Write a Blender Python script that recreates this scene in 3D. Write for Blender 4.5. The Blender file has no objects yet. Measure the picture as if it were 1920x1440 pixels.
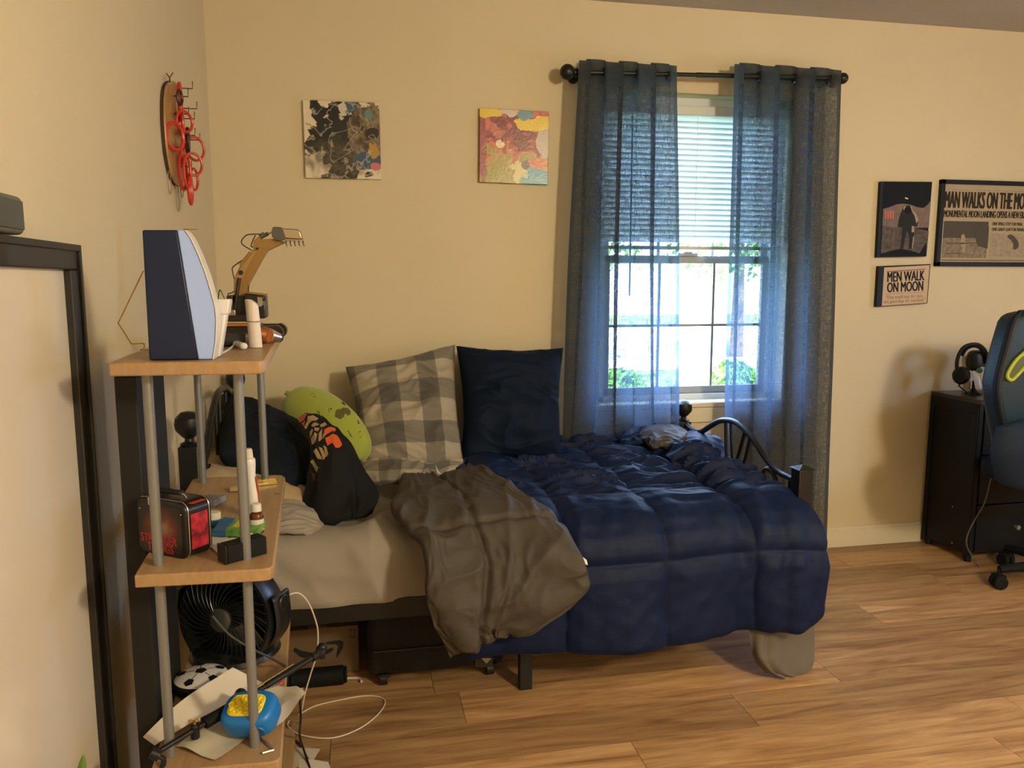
import bpy, bmesh, math, random
from mathutils import Vector, Matrix, noise, Euler
random.seed(7)
C = bpy.context.scene.collection
PI = math.pi
# ---------------------------------------------------------------- camera
FPX = 1450.0; YAW = math.atan(.2); PIT = math.atan(190/1450.0); ZC = 1.278; D = 3.26
ca, sa, cp, sp = math.cos(YAW), math.sin(YAW), math.cos(PIT), math.sin(PIT)
RV = Vector((ca, -sa, 0)); FV = Vector((sa*cp, ca*cp, -sp)); UV_ = Vector((sa*sp, ca*sp, cp))
cd = bpy.data.cameras.new('camera'); cam = bpy.data.objects.new('camera', cd); C.objects.link(cam)
cd.sensor_width = 36; cd.lens = 36*FPX/1920; cd.clip_start = .02
m3 = Matrix((RV, UV_, -FV)).transposed()
cam.matrix_world = Matrix.Translation((0, 0, ZC)) @ m3.to_4x4()
bpy.context.scene.camera = cam
# ---------------------------------------------------------------- world, lights, exposure
sc = bpy.context.scene
sc.view_settings.view_transform = 'Standard'; sc.view_settings.look = 'None'
sc.view_settings.gamma = 1; sc.view_settings.use_curve_mapping = False; sc.view_settings.exposure = 0
w = bpy.data.worlds.new('sky'); sc.world = w; w.use_nodes = True
bg = w.node_tree.nodes['Background']; bg.inputs[0].default_value = (.47, .65, 1, 1); bg.inputs[1].default_value = 21
def light(name, kind, loc, energy, color, size=.1, size_y=None, direction=None, portal=False):
    l = bpy.data.lights.new(name, kind); l.energy = energy; l.color = color
    if kind == 'AREA':
        l.shape = 'RECTANGLE'; l.size = size; l.size_y = size_y or size
        if portal: l.cycles.is_portal = True
    elif kind == 'SUN': l.angle = size
    else: l.shadow_soft_size = size
    o = bpy.data.objects.new(name, l); C.objects.link(o); o.location = loc
    if direction is not None: o.rotation_euler = Vector(direction).to_track_quat('-Z', 'Y').to_euler()
    return o
light('room_lamp', 'POINT', (1.75, -.55, 1.95), 214, (1, .83, .555), .13)
light('ceiling_fill', 'AREA', (2.3, .6, 2.38), 6, (1, .80, .48), .6, .6, (0, 0, -1))  # warm fill light added just under the ceiling to lift the room
light('daylight_window_2', 'AREA', (4.30, 1.55, 1.20), 5, (.62, .74, 1), .55, .55, (-1, .1, -.12))
light('window_portal', 'AREA', (1.49, 3.43, 1.4), 1, (1, 1, 1), .9, 1.35, (0, -1, 0), portal=True)
light('sun', 'SUN', (0, -5, 9), 55, (1, .96, .88), .01, direction=(.25, .75, -1))

# ---------------------------------------------------------------- pixel -> world on a known plane (layout helper)
def on(px, py, x=None, y=None, z=None):
    d = FV + RV*((px-960)/FPX) + UV_*((720-py)/FPX)
    t = x/d.x if x is not None else y/d.y if y is not None else (z-ZC)/d.z
    return Vector((d.x*t, d.y*t, ZC+d.z*t))
# ---------------------------------------------------------------- materials
MATS = {}
def nd(nt, t, **k):
    n = nt.nodes.new(t)
    for a, b in k.items(): setattr(n, a, b)
    return n
def mat(name, col, rough=.6, metal=0, bump=0, bscale=60, var=0, vscale=8, sheen=0, spec=.5, trans=0, emit=0, stretch=None, coat=0):
    if name in MATS: return MATS[name]
    m = bpy.data.materials.new(name); m.use_nodes = True; nt = m.node_tree; b = nt.nodes['Principled BSDF']
    c4 = (*col, 1)
    b.inputs['Base Color'].default_value = c4; b.inputs['Roughness'].default_value = rough; b.inputs['Metallic'].default_value = metal
    b.inputs['Specular IOR Level'].default_value = spec; b.inputs['Sheen Weight'].default_value = sheen; b.inputs['Coat Weight'].default_value = coat
    b.inputs['Transmission Weight'].default_value = trans
    if emit: b.inputs['Emission Color'].default_value = c4; b.inputs['Emission Strength'].default_value = emit
    tc = nd(nt, 'ShaderNodeTexCoord'); co = tc.outputs['Object']
    if stretch:
        mp = nd(nt, 'ShaderNodeMapping'); mp.inputs['Scale'].default_value = stretch; nt.links.new(co, mp.inputs[0]); co = mp.outputs[0]
    if var:
        n = nd(nt, 'ShaderNodeTexNoise'); n.inputs['Scale'].default_value = vscale; n.inputs['Detail'].default_value = 5; nt.links.new(co, n.inputs['Vector'])
        r = nd(nt, 'ShaderNodeMapRange'); r.inputs[1].default_value = .3; r.inputs[2].default_value = .7; r.inputs[3].default_value = 1-var; r.inputs[4].default_value = 1+var
        nt.links.new(n.outputs['Fac'], r.inputs[0])
        mx = nd(nt, 'ShaderNodeVectorMath', operation='SCALE'); mx.inputs[0].default_value = col; nt.links.new(r.outputs[0], mx.inputs['Scale'])
        nt.links.new(mx.outputs[0], b.inputs['Base Color'])
    if bump:
        n = nd(nt, 'ShaderNodeTexNoise'); n.inputs['Scale'].default_value = bscale; n.inputs['Detail'].default_value = 3; nt.links.new(co, n.inputs['Vector'])
        bp = nd(nt, 'ShaderNodeBump'); bp.inputs['Strength'].default_value = bump; bp.inputs['Distance'].default_value = .01
        nt.links.new(n.outputs['Fac'], bp.inputs['Height']); nt.links.new(bp.outputs[0], b.inputs['Normal'])
    MATS[name] = m; return m
def ramp(nt, fac, stops, interp='LINEAR'):
    r = nd(nt, 'ShaderNodeValToRGB'); r.color_ramp.interpolation = interp
    el = r.color_ramp.elements
    while len(el) < len(stops): el.new(.5)
    for e, (p, c) in zip(el, stops): e.position = p; e.color = (*c, 1)
    nt.links.new(fac, r.inputs[0]); return r.outputs[0]
def math_(nt, op, a, b=None, c=None):
    n = nd(nt, 'ShaderNodeMath', operation=op)
    for i, v in enumerate((a, b, c)):
        if v is None: continue
        if isinstance(v, (int, float)): n.inputs[i].default_value = v
        else: nt.links.new(v, n.inputs[i])
    return n.outputs[0]
def mixc(nt, f, a, b):
    n = nd(nt, 'ShaderNodeMix', data_type='RGBA')
    for i, v in ((0, f), (6, a), (7, b)):
        if isinstance(v, (int, float)): n.inputs[i].default_value = v
        elif isinstance(v, tuple): n.inputs[i].default_value = (*v, 1)
        else: nt.links.new(v, n.inputs[i])
    return n.outputs[2]
# ---------------------------------------------------------------- mesh helpers
WM = {}
def wm(o): return WM.get(o.name, Matrix())
def obj(name, bm, m, parent=None, M=None, bevel=0, smooth=True, seg=2, angle=35, label=None, solid=0, sub=0):
    if M is not None: bm.transform(M)
    me = bpy.data.meshes.new(name); bm.normal_update(); bm.to_mesh(me); bm.free()
    o = bpy.data.objects.new(name, me); C.objects.link(o)
    for q in (m if isinstance(m, (list, tuple)) else [m]): me.materials.append(q)
    if smooth:
        me.shade_smooth(); me.set_sharp_from_angle(angle=math.radians(angle))
    if solid:
        s = o.modifiers.new('solid', 'SOLIDIFY'); s.thickness = solid; s.offset = 0
    if bevel:
        b = o.modifiers.new('bevel', 'BEVEL'); b.width = bevel; b.segments = seg; b.limit_method = 'ANGLE'; b.angle_limit = math.radians(40)
    if sub:
        s = o.modifiers.new('sub', 'SUBSURF'); s.levels = sub; s.render_levels = sub
    if parent is not None:
        o.parent = parent; o.matrix_parent_inverse = wm(parent).inverted()
    WM[o.name] = Matrix()
    if label: o['label'] = label
    return o
def tag(o, label, cat, group=None, kind=None):
    o['label'] = label; o['category'] = cat
    if group: o['group'] = group
    if kind: o['kind'] = kind
    return o
def thing(name, label, cat, loc, group=None):
    o = bpy.data.objects.new(name, None); C.objects.link(o); o.location = loc; o.empty_display_size = .05
    WM[o.name] = Matrix.Translation(loc); return tag(o, label, cat, group)
def struct(name, bm, m, parent=None, **k):
    o = obj(name, bm, m, parent, **k)
    if parent is None: o['kind'] = 'structure'
    return o
def box(bm, c, s, rz=0, M=None):
    T = Matrix.Translation(c) @ Matrix.Rotation(rz, 4, 'Z') @ Matrix.Diagonal((*s, 1))
    if M is not None: T = M @ T
    bmesh.ops.create_cube(bm, size=1, matrix=T); return bm
def boxb(x0, x1, y0, y1, z0, z1, bm=None):
    bm = bm or bmesh.new(); return box(bm, ((x0+x1)/2, (y0+y1)/2, (z0+z1)/2), (x1-x0, y1-y0, z1-z0))
def align(d):
    return Vector(d).to_track_quat('Z', 'Y').to_matrix().to_4x4()
def cyl(bm, a, b, r, r2=None, n=20, caps=True):
    a = Vector(a); b = Vector(b); d = b-a
    bmesh.ops.create_cone(bm, cap_ends=caps, segments=n, radius1=r, radius2=r if r2 is None else r2, depth=d.length, matrix=Matrix.Translation((a+b)/2) @ align(d)); return bm
def sph(bm, c, r, n=20, M=None):
    if not isinstance(r, (tuple, list)): r = (r, r, r)
    T = Matrix.Translation(c) @ (M or Matrix()) @ Matrix.Diagonal((*r, 1))
    bmesh.ops.create_uvsphere(bm, u_segments=n, v_segments=max(6, n//2+2), radius=1, matrix=T); return bm
def catmull(pts, k=6, closed=False):
    pts = [Vector(p) for p in pts]; n = len(pts); out = []
    rng = n if closed else n-1
    for i in range(rng):
        g = lambda j: pts[j % n] if closed else pts[max(0, min(n-1, j))]
        p0, p1, p2, p3 = g(i-1), g(i), g(i+1), g(i+2)
        for s in range(k):
            t = s/k
            out.append(.5*((2*p1)+(p2-p0)*t+(2*p0-5*p1+4*p2-p3)*t*t+(3*p1-p0-3*p2+p3)*t**3))
    if not closed: out.append(pts[-1])
    return out
def tube(bm, pts, r, n=8, k=6, closed=False, smooth=True):
    P = catmull(pts, k, closed) if smooth else [Vector(p) for p in pts]
    N = len(P); rings = []; prev = None
    for i, p in enumerate(P):
        a = P[(i+1) % N] if (closed or i < N-1) else P[i]; b = P[i-1] if (closed or i > 0) else P[i]
        t = (a-b).normalized()
        if prev is None:
            up = Vector((0, 0, 1)) if abs(t.z) < .9 else Vector((1, 0, 0)); x = t.cross(up).normalized()
        else: x = (prev-t*prev.dot(t)).normalized()
        prev = x; yv = t.cross(x)
        rr = r(i/(N-1)) if callable(r) else r
        rings.append([bm.verts.new(p+(x*math.cos(2*PI*j/n)+yv*math.sin(2*PI*j/n))*rr) for j in range(n)])
    for i in range(N if closed else N-1):
        A, B = rings[i], rings[(i+1) % N]
        for j in range(n): bm.faces.new((A[j], A[(j+1) % n], B[(j+1) % n], B[j]))
    if not closed: bm.faces.new(rings[0][::-1]); bm.faces.new(rings[-1])
    return bm
def lathe(bm, prof, n=28, M=None):
    rings = []
    for r, z in prof:
        if r < 1e-6: rings.append([bm.verts.new((0, 0, z))])
        else: rings.append([bm.verts.new((r*math.cos(2*PI*j/n), r*math.sin(2*PI*j/n), z)) for j in range(n)])
    new = [v for q in rings for v in q]
    for A, B in zip(rings, rings[1:]):
        for j in range(n):
            k = (j+1) % n
            if len(A) == 1 and len(B) == 1: continue
            if len(A) == 1: bm.faces.new((A[0], B[k], B[j]))
            elif len(B) == 1: bm.faces.new((A[j], A[k], B[0]))
            else: bm.faces.new((A[j], A[k], B[k], B[j]))
    bmesh.ops.recalc_face_normals(bm, faces=bm.faces)
    if M is not None: bmesh.ops.transform(bm, matrix=M, verts=new)
    return bm
def extr(bm, pts, d):
    """closed polygon of world points, extruded by vector d"""
    d = Vector(d); A = [bm.verts.new(p) for p in pts]; B = [bm.verts.new(Vector(p)+d) for p in pts]; n = len(A)
    f = [bm.faces.new(A), bm.faces.new(B[::-1])]
    for i in range(n): f.append(bm.faces.new((A[i], B[i], B[(i+1) % n], A[(i+1) % n])))
    bmesh.ops.recalc_face_normals(bm, faces=f); return bm
def pxy(pts, Y): return [on(a, b, y=Y) for a, b in pts]
def pexy(bm, pts, Y, dy): return extr(bm, pxy(pts, Y), (0, dy, 0))
def bicubic(net, u, v):
    def cr(p, t):
        n = len(p)-1; i = min(int(t*n), n-1); f = t*n-i
        a = p[i-1] if i > 0 else 2*p[0]-p[1]; b = p[i]; c = p[i+1]; d = p[i+2] if i+2 <= n else 2*p[n]-p[n-1]
        return .5*((2*b)+(c-a)*f+(2*a-5*b+4*c-d)*f*f+(3*b-a-3*c+d)*f**3)
    return cr([cr(r, u) for r in net], v)
def nz(x, y, z=0): return noise.noise(Vector((x, y, z)))
def ridge(x, y, z=0):
    return (1-abs(noise.noise(Vector((x, y, z)))*2))
def shell(name, f, nu, nv, thick, mats, parent=None, disp=None, matf=None, uvrep=(1, 1), flip=False, edge=.08, both=True):
    """closed soft sheet. f(u,v)->point; disp(u,v)->offset along the normal; thick(u,v) or number"""
    P = [[f(i/nu, j/nv) for i in range(nu+1)] for j in range(nv+1)]
    bm = bmesh.new(); top = []; bot = []; uvl = bm.loops.layers.uv.new('UVMap'); uvd = {}
    for j in range(nv+1):
        rt = []; rb = []
        for i in range(nu+1):
            du = P[j][min(nu, i+1)]-P[j][max(0, i-1)]; dv = P[min(nv, j+1)][i]-P[max(0, j-1)][i]
            n = du.cross(dv)
            n = n.normalized() if n.length > 1e-9 else Vector((0, -1, 0))
            if not flip: n = -n
            u, v = i/nu, j/nv
            e = min(u, 1-u, v, 1-v)/edge if edge else 1; e = 1 if e >= 1 else math.sqrt(max(0, 1-(1-e)**2))
            t = (thick(u, v) if callable(thick) else thick)*e*.5
            dd = disp(u, v) if disp else 0
            a = bm.verts.new(P[j][i]+n*(t+dd)); border = i in (0, nu) or j in (0, nv)
            b = a if border else bm.verts.new(P[j][i]-n*(t-dd*(.6 if both else 0)))
            uvd[a] = uvd[b] = (u*uvrep[0], v*uvrep[1]); rt.append(a); rb.append(b)
        top.append(rt); bot.append(rb)
    for j in range(nv):
        for i in range(nu):
            fc = bm.faces.new((top[j][i], top[j][i+1], top[j+1][i+1], top[j+1][i]))
            if matf: fc.material_index = matf((i+.5)/nu, (j+.5)/nv)
            q = (bot[j][i], bot[j+1][i], bot[j+1][i+1], bot[j][i+1])
            if len(set(q)) == 4 and set(q) != {top[j][i], top[j][i+1], top[j+1][i+1], top[j+1][i]}:
                try: bm.faces.new(q)
                except ValueError: pass
    for fc in bm.faces:
        for l in fc.loops: l[uvl].uv = uvd[l.vert]
    bmesh.ops.recalc_face_normals(bm, faces=bm.faces)
    return obj(name, bm, mats, parent, angle=80)
def net(rows): return [[on(a, b, y=Y) for a, b, Y in r] for r in rows]
def netf(rows):
    N = net(rows); return lambda u, v: bicubic(N, u, v)
def inpoly(x, y, P):
    c = False; j = len(P)-1
    for i in range(len(P)):
        if (P[i][1] > y) != (P[j][1] > y) and x < (P[j][0]-P[i][0])*(y-P[i][1])/(P[j][1]-P[i][1])+P[i][0]: c = not c
        j = i
    return c
def cushion(name, corners, thick, mats, parent=None, pinch=.06, wr=.006, n=60, seed=0, matf=None, uvrep=(1, 1), wdir=(3, 9), sagf=None):
    TL, TR, BR, BL = [on(a, b, y=Y) for a, b, Y in corners]
    cen = (TL+TR+BR+BL)/4
    def f(u, v):
        p = (TL*(1-u)+TR*u)*(1-v)+(BL*(1-u)+BR*u)*v
        k = pinch*(1-(2*u-1)**2 if abs(2*v-1) > abs(2*u-1) else 1-(2*v-1)**2)*max(abs(2*u-1), abs(2*v-1))**3
        p = p+(cen-p)*k
        return p+(sagf(u, v) if sagf else Vector())
    def th(u, v):
        a, b = abs(2*u-1), abs(2*v-1)
        return thick*((1-a**2.6)*(1-b**2.6))**.42+.004
    def dp(u, v):
        e = min(u, 1-u, v, 1-v)*4; e = min(1, e)
        w1 = ridge(u*wdir[0]+seed+nz(u*3, v*3, seed)*.8, v*wdir[1]+nz(u*4, v*4, seed+5)*.8, seed)
        w2 = ridge(u*wdir[0]*2+seed+3, v*wdir[1]*1.6+nz(u*3, v*3, 1)*1.5, seed+9)
        return wr*(w1*1.1+w2*.5-.8)*(.35+.65*e)
    return shell(name, f, n, n, th, mats, parent, dp, matf, uvrep, edge=0)
def text(name, s, size, M, m, parent, extrude=.0006, sx=1, align_x='CENTER', shear=0, space=1, bold=0):
    cu = bpy.data.curves.new(name, 'FONT'); cu.body = s; cu.size = size; cu.extrude = extrude; cu.align_x = align_x; cu.align_y = 'CENTER'; cu.shear = shear; cu.space_character = space
    cu.resolution_u = 3
    t = bpy.data.objects.new(name+'_tmp', cu); C.objects.link(t)
    dg = bpy.context.evaluated_depsgraph_get(); me = bpy.data.meshes.new_from_object(t.evaluated_get(dg))
    bpy.data.objects.remove(t); me.name = name
    me.transform(Matrix.Diagonal((sx, 1, 1, 1))); 
    bt = bmesh.new()
    for k in ((-1, 0, 1) if bold else (0,)):
        n0 = len(bt.verts); bt.from_mesh(me); bt.verts.ensure_lookup_table()
        for v in bt.verts[n0:]: v.co += Vector((k*bold, abs(k)*bold*.3, abs(k)*.00008*(k+2)))
    bt.transform(M); bt.to_mesh(me); bt.free(); me.materials.clear(); me.materials.append(m)
    o = bpy.data.objects.new(name, me); C.objects.link(o); o.parent = parent; o.matrix_parent_inverse = wm(parent).inverted(); WM[o.name] = Matrix()
    return o
FRONT = Matrix.Rotation(PI/2, 4, 'X')   # text plane xz facing -y
def ptext(name, s, size, px, py, Y, m, parent, **k):
    return text(name, s, size, Matrix.Translation(on(px, py, y=Y)) @ FRONT, m, parent, **k)

# ================================================================= MATERIALS
WALL = mat('wall_paint', (.60, .525, .365), .75, bump=.06, bscale=120, var=.025, vscale=2.2)
CEIL = mat('ceiling_paint', (.42, .40, .36), .9, bump=.5, bscale=70)
TRIM = mat('trim_paint', (.66, .61, .49), .45)
WHITE_VINYL = mat('white_vinyl', (.62, .66, .68), .4)
BLACKMET = mat('black_metal', (.007, .008, .010), .38, spec=.4, bump=.05, bscale=200)
BLK = mat('black_plastic', (.008, .009, .011), .4, spec=.35)
BLKM = mat('black_matte', (.006, .007, .008), .7, spec=.2)
NAVY = mat('navy_cotton', (.0022, .0095, .046), .6, spec=.2, sheen=.0, bump=.12, bscale=260, var=.08, vscale=10)
NAVYP = mat('navy_pillowcase', (.003, .009, .026), .75, spec=.15, sheen=.0, bump=.12, bscale=260)
SLATE = mat('dark_slate_cloth', (.006, .011, .021), .8, spec=.15, sheen=.0, bump=.15, bscale=260, var=.1)
GREYQ = mat('grey_quilt', (.060, .052, .043), .65, spec=.3, sheen=.0, bump=.12, bscale=260, var=.06)
SHEET = mat('grey_sheet', (.29, .262, .232), .8, sheen=.0, bump=.1, bscale=240)
WOODL = None
def beech():
    m = bpy.data.materials.new('beech_board'); m.use_nodes = True; nt = m.node_tree; b = nt.nodes['Principled BSDF']
    tc = nd(nt, 'ShaderNodeTexCoord'); mp = nd(nt, 'ShaderNodeMapping'); mp.inputs['Scale'].default_value = (70, 6, 30); nt.links.new(tc.outputs['Object'], mp.inputs[0])
    n = nd(nt, 'ShaderNodeTexNoise'); n.inputs['Scale'].default_value = 1.5; n.inputs['Detail'].default_value = 6; nt.links.new(mp.outputs[0], n.inputs['Vector'])
    nt.links.new(ramp(nt, n.outputs[0], [(.3, (.31, .195, .098)), (.7, (.39, .25, .13))]), b.inputs['Base Color']); b.inputs['Roughness'].default_value = .42
    return m
WOODL = beech()
def plankmat():
    m = bpy.data.materials.new('vinyl_plank'); m.use_nodes = True; nt = m.node_tree; b = nt.nodes['Principled BSDF']
    tc = nd(nt, 'ShaderNodeTexCoord'); oi = nd(nt, 'ShaderNodeObjectInfo')
    off = nd(nt, 'ShaderNodeCombineXYZ'); nt.links.new(math_(nt, 'MULTIPLY', oi.outputs['Random'], 37.), off.inputs[0]); nt.links.new(math_(nt, 'MULTIPLY', oi.outputs['Random'], 91.), off.inputs[2])
    ad = nd(nt, 'ShaderNodeVectorMath', operation='ADD'); nt.links.new(tc.outputs['Object'], ad.inputs[0]); nt.links.new(off.outputs[0], ad.inputs[1])
    def mapped(s):
        mp = nd(nt, 'ShaderNodeMapping'); mp.inputs['Scale'].default_value = s; nt.links.new(ad.outputs[0], mp.inputs[0]); return mp.outputs[0]
    n1 = nd(nt, 'ShaderNodeTexNoise'); n1.inputs['Scale'].default_value = 1; n1.inputs['Detail'].default_value = 7; n1.inputs['Roughness'].default_value = .62; n1.inputs['Distortion'].default_value = .9
    nt.links.new(mapped((2.6, 26, 26)), n1.inputs['Vector'])
    n2 = nd(nt, 'ShaderNodeTexNoise'); n2.inputs['Scale'].default_value = 1; n2.inputs['Detail'].default_value = 4
    nt.links.new(mapped((9, 210, 60)), n2.inputs['Vector'])
    n3 = nd(nt, 'ShaderNodeTexNoise'); n3.inputs['Scale'].default_value = 1; n3.inputs['Detail'].default_value = 2
    nt.links.new(mapped((1.4, 5, 5)), n3.inputs['Vector'])
    base = ramp(nt, n1.outputs[0], [(.28, (.20, .100, .042)), (.44, (.36, .20, .090)), (.58, (.47, .285, .135)), (.75, (.58, .38, .20))])
    f = math_(nt, 'ADD', math_(nt, 'MULTIPLY', n2.outputs[0], .55), .72)
    f = math_(nt, 'MULTIPLY', f, math_(nt, 'ADD', math_(nt, 'MULTIPLY', oi.outputs['Random'], .50), .76))
    f = math_(nt, 'MULTIPLY', f, math_(nt, 'ADD', math_(nt, 'MULTIPLY', n3.outputs[0], .6), .7))
    sc_ = nd(nt, 'ShaderNodeVectorMath', operation='SCALE'); nt.links.new(base, sc_.inputs[0]); nt.links.new(f, sc_.inputs['Scale'])
    nt.links.new(sc_.outputs[0], b.inputs['Base Color']); b.inputs['Roughness'].default_value = .38; b.inputs['Specular IOR Level'].default_value = .55
    bp = nd(nt, 'ShaderNodeBump'); bp.inputs['Strength'].default_value = .12; bp.inputs['Distance'].default_value = .004; nt.links.new(n2.outputs[0], bp.inputs['Height']); nt.links.new(bp.outputs[0], b.inputs['Normal'])
    return m
PLANK = plankmat()

# ================================================================= ROOM SHELL
XL, XR, YB, CH = -.54, 4.1, -1.7, 2.44
WX0, WX1, WZ0, WZ1 = 1.045, 1.935, .735, 2.09      # window opening
fl = struct('floor', boxb(XL-.1, XR+.1, YB-.1, D+.14, -.10, -.008), BLKM)
struct('ceiling', boxb(XL-.1, XR+.1, YB-.1, D+.14, CH, CH+.1), CEIL)
struct('wall_left', boxb(XL-.12, XL, YB-.1, D+.14, -.1, CH+.1), WALL)
bm = boxb(XL, WX0, D, D+.14, -.1, CH); boxb(WX1, XR, D, D+.14, -.1, CH, bm); boxb(WX0, WX1, D, D+.14, -.1, WZ0-.02, bm); boxb(WX0, WX1, D, D+.14, WZ1, CH, bm)
bmesh.ops.remove_doubles(bm, verts=bm.verts, dist=1e-5)
struct('wall_back', bm, WALL, smooth=False)
bm = boxb(XR, XR+.12, YB, 1.25, -.1, CH); boxb(XR, XR+.12, 1.85, D, -.1, CH, bm); boxb(XR, XR+.12, 1.25, 1.85, -.1, .9, bm); boxb(XR, XR+.12, 1.25, 1.85, 1.5, CH, bm)
struct('wall_right', bm, WALL, smooth=False)
struct('wall_front', boxb(XL-.1, XR+.1, YB-.12, YB, -.1, CH), WALL)
# baseboards with a stepped top
def baseboard(name, x0, x1, y0, y1, axis):
    bm = boxb(x0, x1, y0, y1, 0, .088)
    if axis == 'x': boxb(x0, x1, y0+.005, y1, .085, .10, bm)
    else: boxb(x0, x1-.005, y0, y1, .085, .10, bm)
    struct(name, bm, TRIM, bevel=.003)
baseboard('baseboard_back', XL, XR, D-.014, D-.0005, 'x')
baseboard('baseboard_left', XL+.0005, XL+.014, YB, D-.015, 'y')
# planks
PW, PL = .18, 1.22
pb = bmesh.new(); box(pb, (0, 0, -.004), (PL-.0016, PW-.0016, .008))
pme = None; row = 0; y = 2.097-PW*21
while y < D+.02:
    off = ((row*.437) % 1)*PL if True else 0
    fixed = {23: 1.50, 22: 1.12, 21: 1.12, 20: .72}
    x = XL-PL+off
    yc = y+PW/2
    kk = round((y-2.097)/PW)
    anchor = {-1: 1.118, -2: .724, 0: 1.504, 4: 2.46, 3: 2.44, 2: 1.93, 5: 2.17}.get(kk)
    if anchor is not None: x = anchor-PL*4
    while x < XR+.1:
        if x+PL > XL-.05 and yc > YB-.1:
            if pme is None:
                o = obj('plank', pb, PLANK, fl, smooth=False); pme = o.data
            else:
                o = bpy.data.objects.new('plank', pme); C.objects.link(o); o.parent = fl
            o.location = (x+PL/2, yc, 0)
            if yc+PW/2 > D+.13: bpy.data.objects.remove(o)
        x += PL
    y += PW; row += 1

# ---------------------------------------------------------------- window_1
GLASS = bpy.data.materials.new('window_glass'); GLASS.use_nodes = True; nt = GLASS.node_tree; nt.nodes.clear()
o_ = nd(nt, 'ShaderNodeOutputMaterial'); mx = nd(nt, 'ShaderNodeMixShader'); tr = nd(nt, 'ShaderNodeBsdfTransparent'); gl = nd(nt, 'ShaderNodeBsdfGlossy'); gl.inputs['Roughness'].default_value = .02
mx.inputs[0].default_value = .05; nt.links.new(tr.outputs[0], mx.inputs[1]); nt.links.new(gl.outputs[0], mx.inputs[2]); nt.links.new(mx.outputs[0], o_.inputs[0])
win = bpy.data.objects.new('window_1', None); C.objects.link(win); win.location = (1.49, D+.1, WZ0); win['kind'] = 'structure'; WM['window_1'] = Matrix.Translation(win.location)
FY = 3.335
bm = boxb(WX0, WX0+.045, FY, FY+.06, WZ0, WZ1); boxb(WX1-.045, WX1, FY, FY+.06, WZ0, WZ1, bm); boxb(WX0, WX1, FY, FY+.06, WZ1-.05, WZ1, bm); boxb(WX0, WX1, FY, FY+.06, WZ0, WZ0+.03, bm)
obj('window_frame', bm, WHITE_VINYL, win, bevel=.003)
SASHM = mat('sash_vinyl', (.34, .37, .40), .45)
for nm, z0, z1, yy in (('lower', WZ0+.03, 1.40, FY+.012), ('upper', 1.365, WZ1-.05, FY+.036)):
    x0, x1 = WX0+.045, WX1-.045
    bm = boxb(x0, x0+.028, yy, yy+.022, z0, z1); boxb(x1-.028, x1, yy, yy+.022, z0, z1, bm); boxb(x0, x1, yy, yy+.022, z0, z0+.034, bm); boxb(x0, x1, yy, yy+.022, z1-.034, z1, bm)
    s = obj('sash', bm, SASHM, win, bevel=.002)
    bm = bmesh.new()
    for i in (1, 2): boxb(x0+(x1-x0)*i/3-.006, x0+(x1-x0)*i/3+.006, yy+.007, yy+.016, z0+.03, z1-.03, bm)
    zm = (z0+z1)/2; boxb(x0+.02, x1-.02, yy+.006, yy+.015, zm-.006, zm+.006, bm)
    obj('muntin', bm, SASHM, s)
    obj('pane', boxb(x0+.01, x1-.01, yy+.0105, yy+.0125, z0+.01, z1-.01), GLASS, s, smooth=False)
bm = boxb(1.44, 1.53, FY-.004, FY+.012, 1.398, 1.412); boxb(1.46, 1.50, FY-.012, FY+.0, 1.41, 1.418, bm)
obj('sash_lock', bm, SASHM, win, bevel=.002)
bm = boxb(WX0-.03, WX1+.03, D-.022, D-.0005, WZ0-.02, WZ0+.002); boxb(WX0+.001, WX1-.001, D-.02, FY-.001, WZ0-.02, WZ0+.002, bm)
obj('sill', bm, TRIM, win, bevel=.003)
bm = boxb(WX0-.02, WX1+.02, D-.016, D-.0005, WZ0-.09, WZ0-.022)
obj('apron', bm, TRIM, win, bevel=.004)
# window_2 (right wall, outside the frame): it lets the side daylight in
win2 = bpy.data.objects.new('window_2', None); C.objects.link(win2); win2.location = (XR+.06, 1.55, .8); win2['kind'] = 'structure'; WM['window_2'] = Matrix.Translation(win2.location)
bm = boxb(XR+.03, XR+.08, 1.25, 1.29, .9, 1.5); boxb(XR+.03, XR+.08, 1.81, 1.85, .9, 1.5, bm); boxb(XR+.03, XR+.08, 1.25, 1.85, .9, .94, bm); boxb(XR+.03, XR+.08, 1.25, 1.85, 1.46, 1.5, bm)
obj('window_frame', bm, WHITE_VINYL, win2, bevel=.003)
obj('pane', boxb(XR+.05, XR+.053, 1.27, 1.83, .92, 1.48), GLASS, win2, smooth=False)

# ---------------------------------------------------------------- blind
BL = bpy.data.materials.new('blind_vinyl'); BL.use_nodes = True; nt = BL.node_tree; b = nt.nodes['Principled BSDF']
b.inputs['Base Color'].default_value = (.62, .68, .68, 1); b.inputs['Roughness'].default_value = .45
tl = nd(nt, 'ShaderNodeBsdfTranslucent'); tl.inputs[0].default_value = (.80, .83, .83, 1); mx = nd(nt, 'ShaderNodeMixShader'); mx.inputs[0].default_value = .5
nt.links.new(b.outputs[0], mx.inputs[1]); nt.links.new(tl.outputs[0], mx.inputs[2]); nt.links.new(mx.outputs[0], nt.nodes['Material Output'].inputs[0])
bld = thing('window_blind', 'white horizontal slat blind lowered over the upper window half', 'blind', (1.49, 3.305, 1.42))
BX0, BX1, BY = WX0+.012, WX1-.012, 3.305
obj('headrail', boxb(BX0, BX1, BY-.02, BY+.022, 2.005, 2.045), WHITE_VINYL, bld, bevel=.003)
sm = None; zz = 1.99; ns = 0
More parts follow.
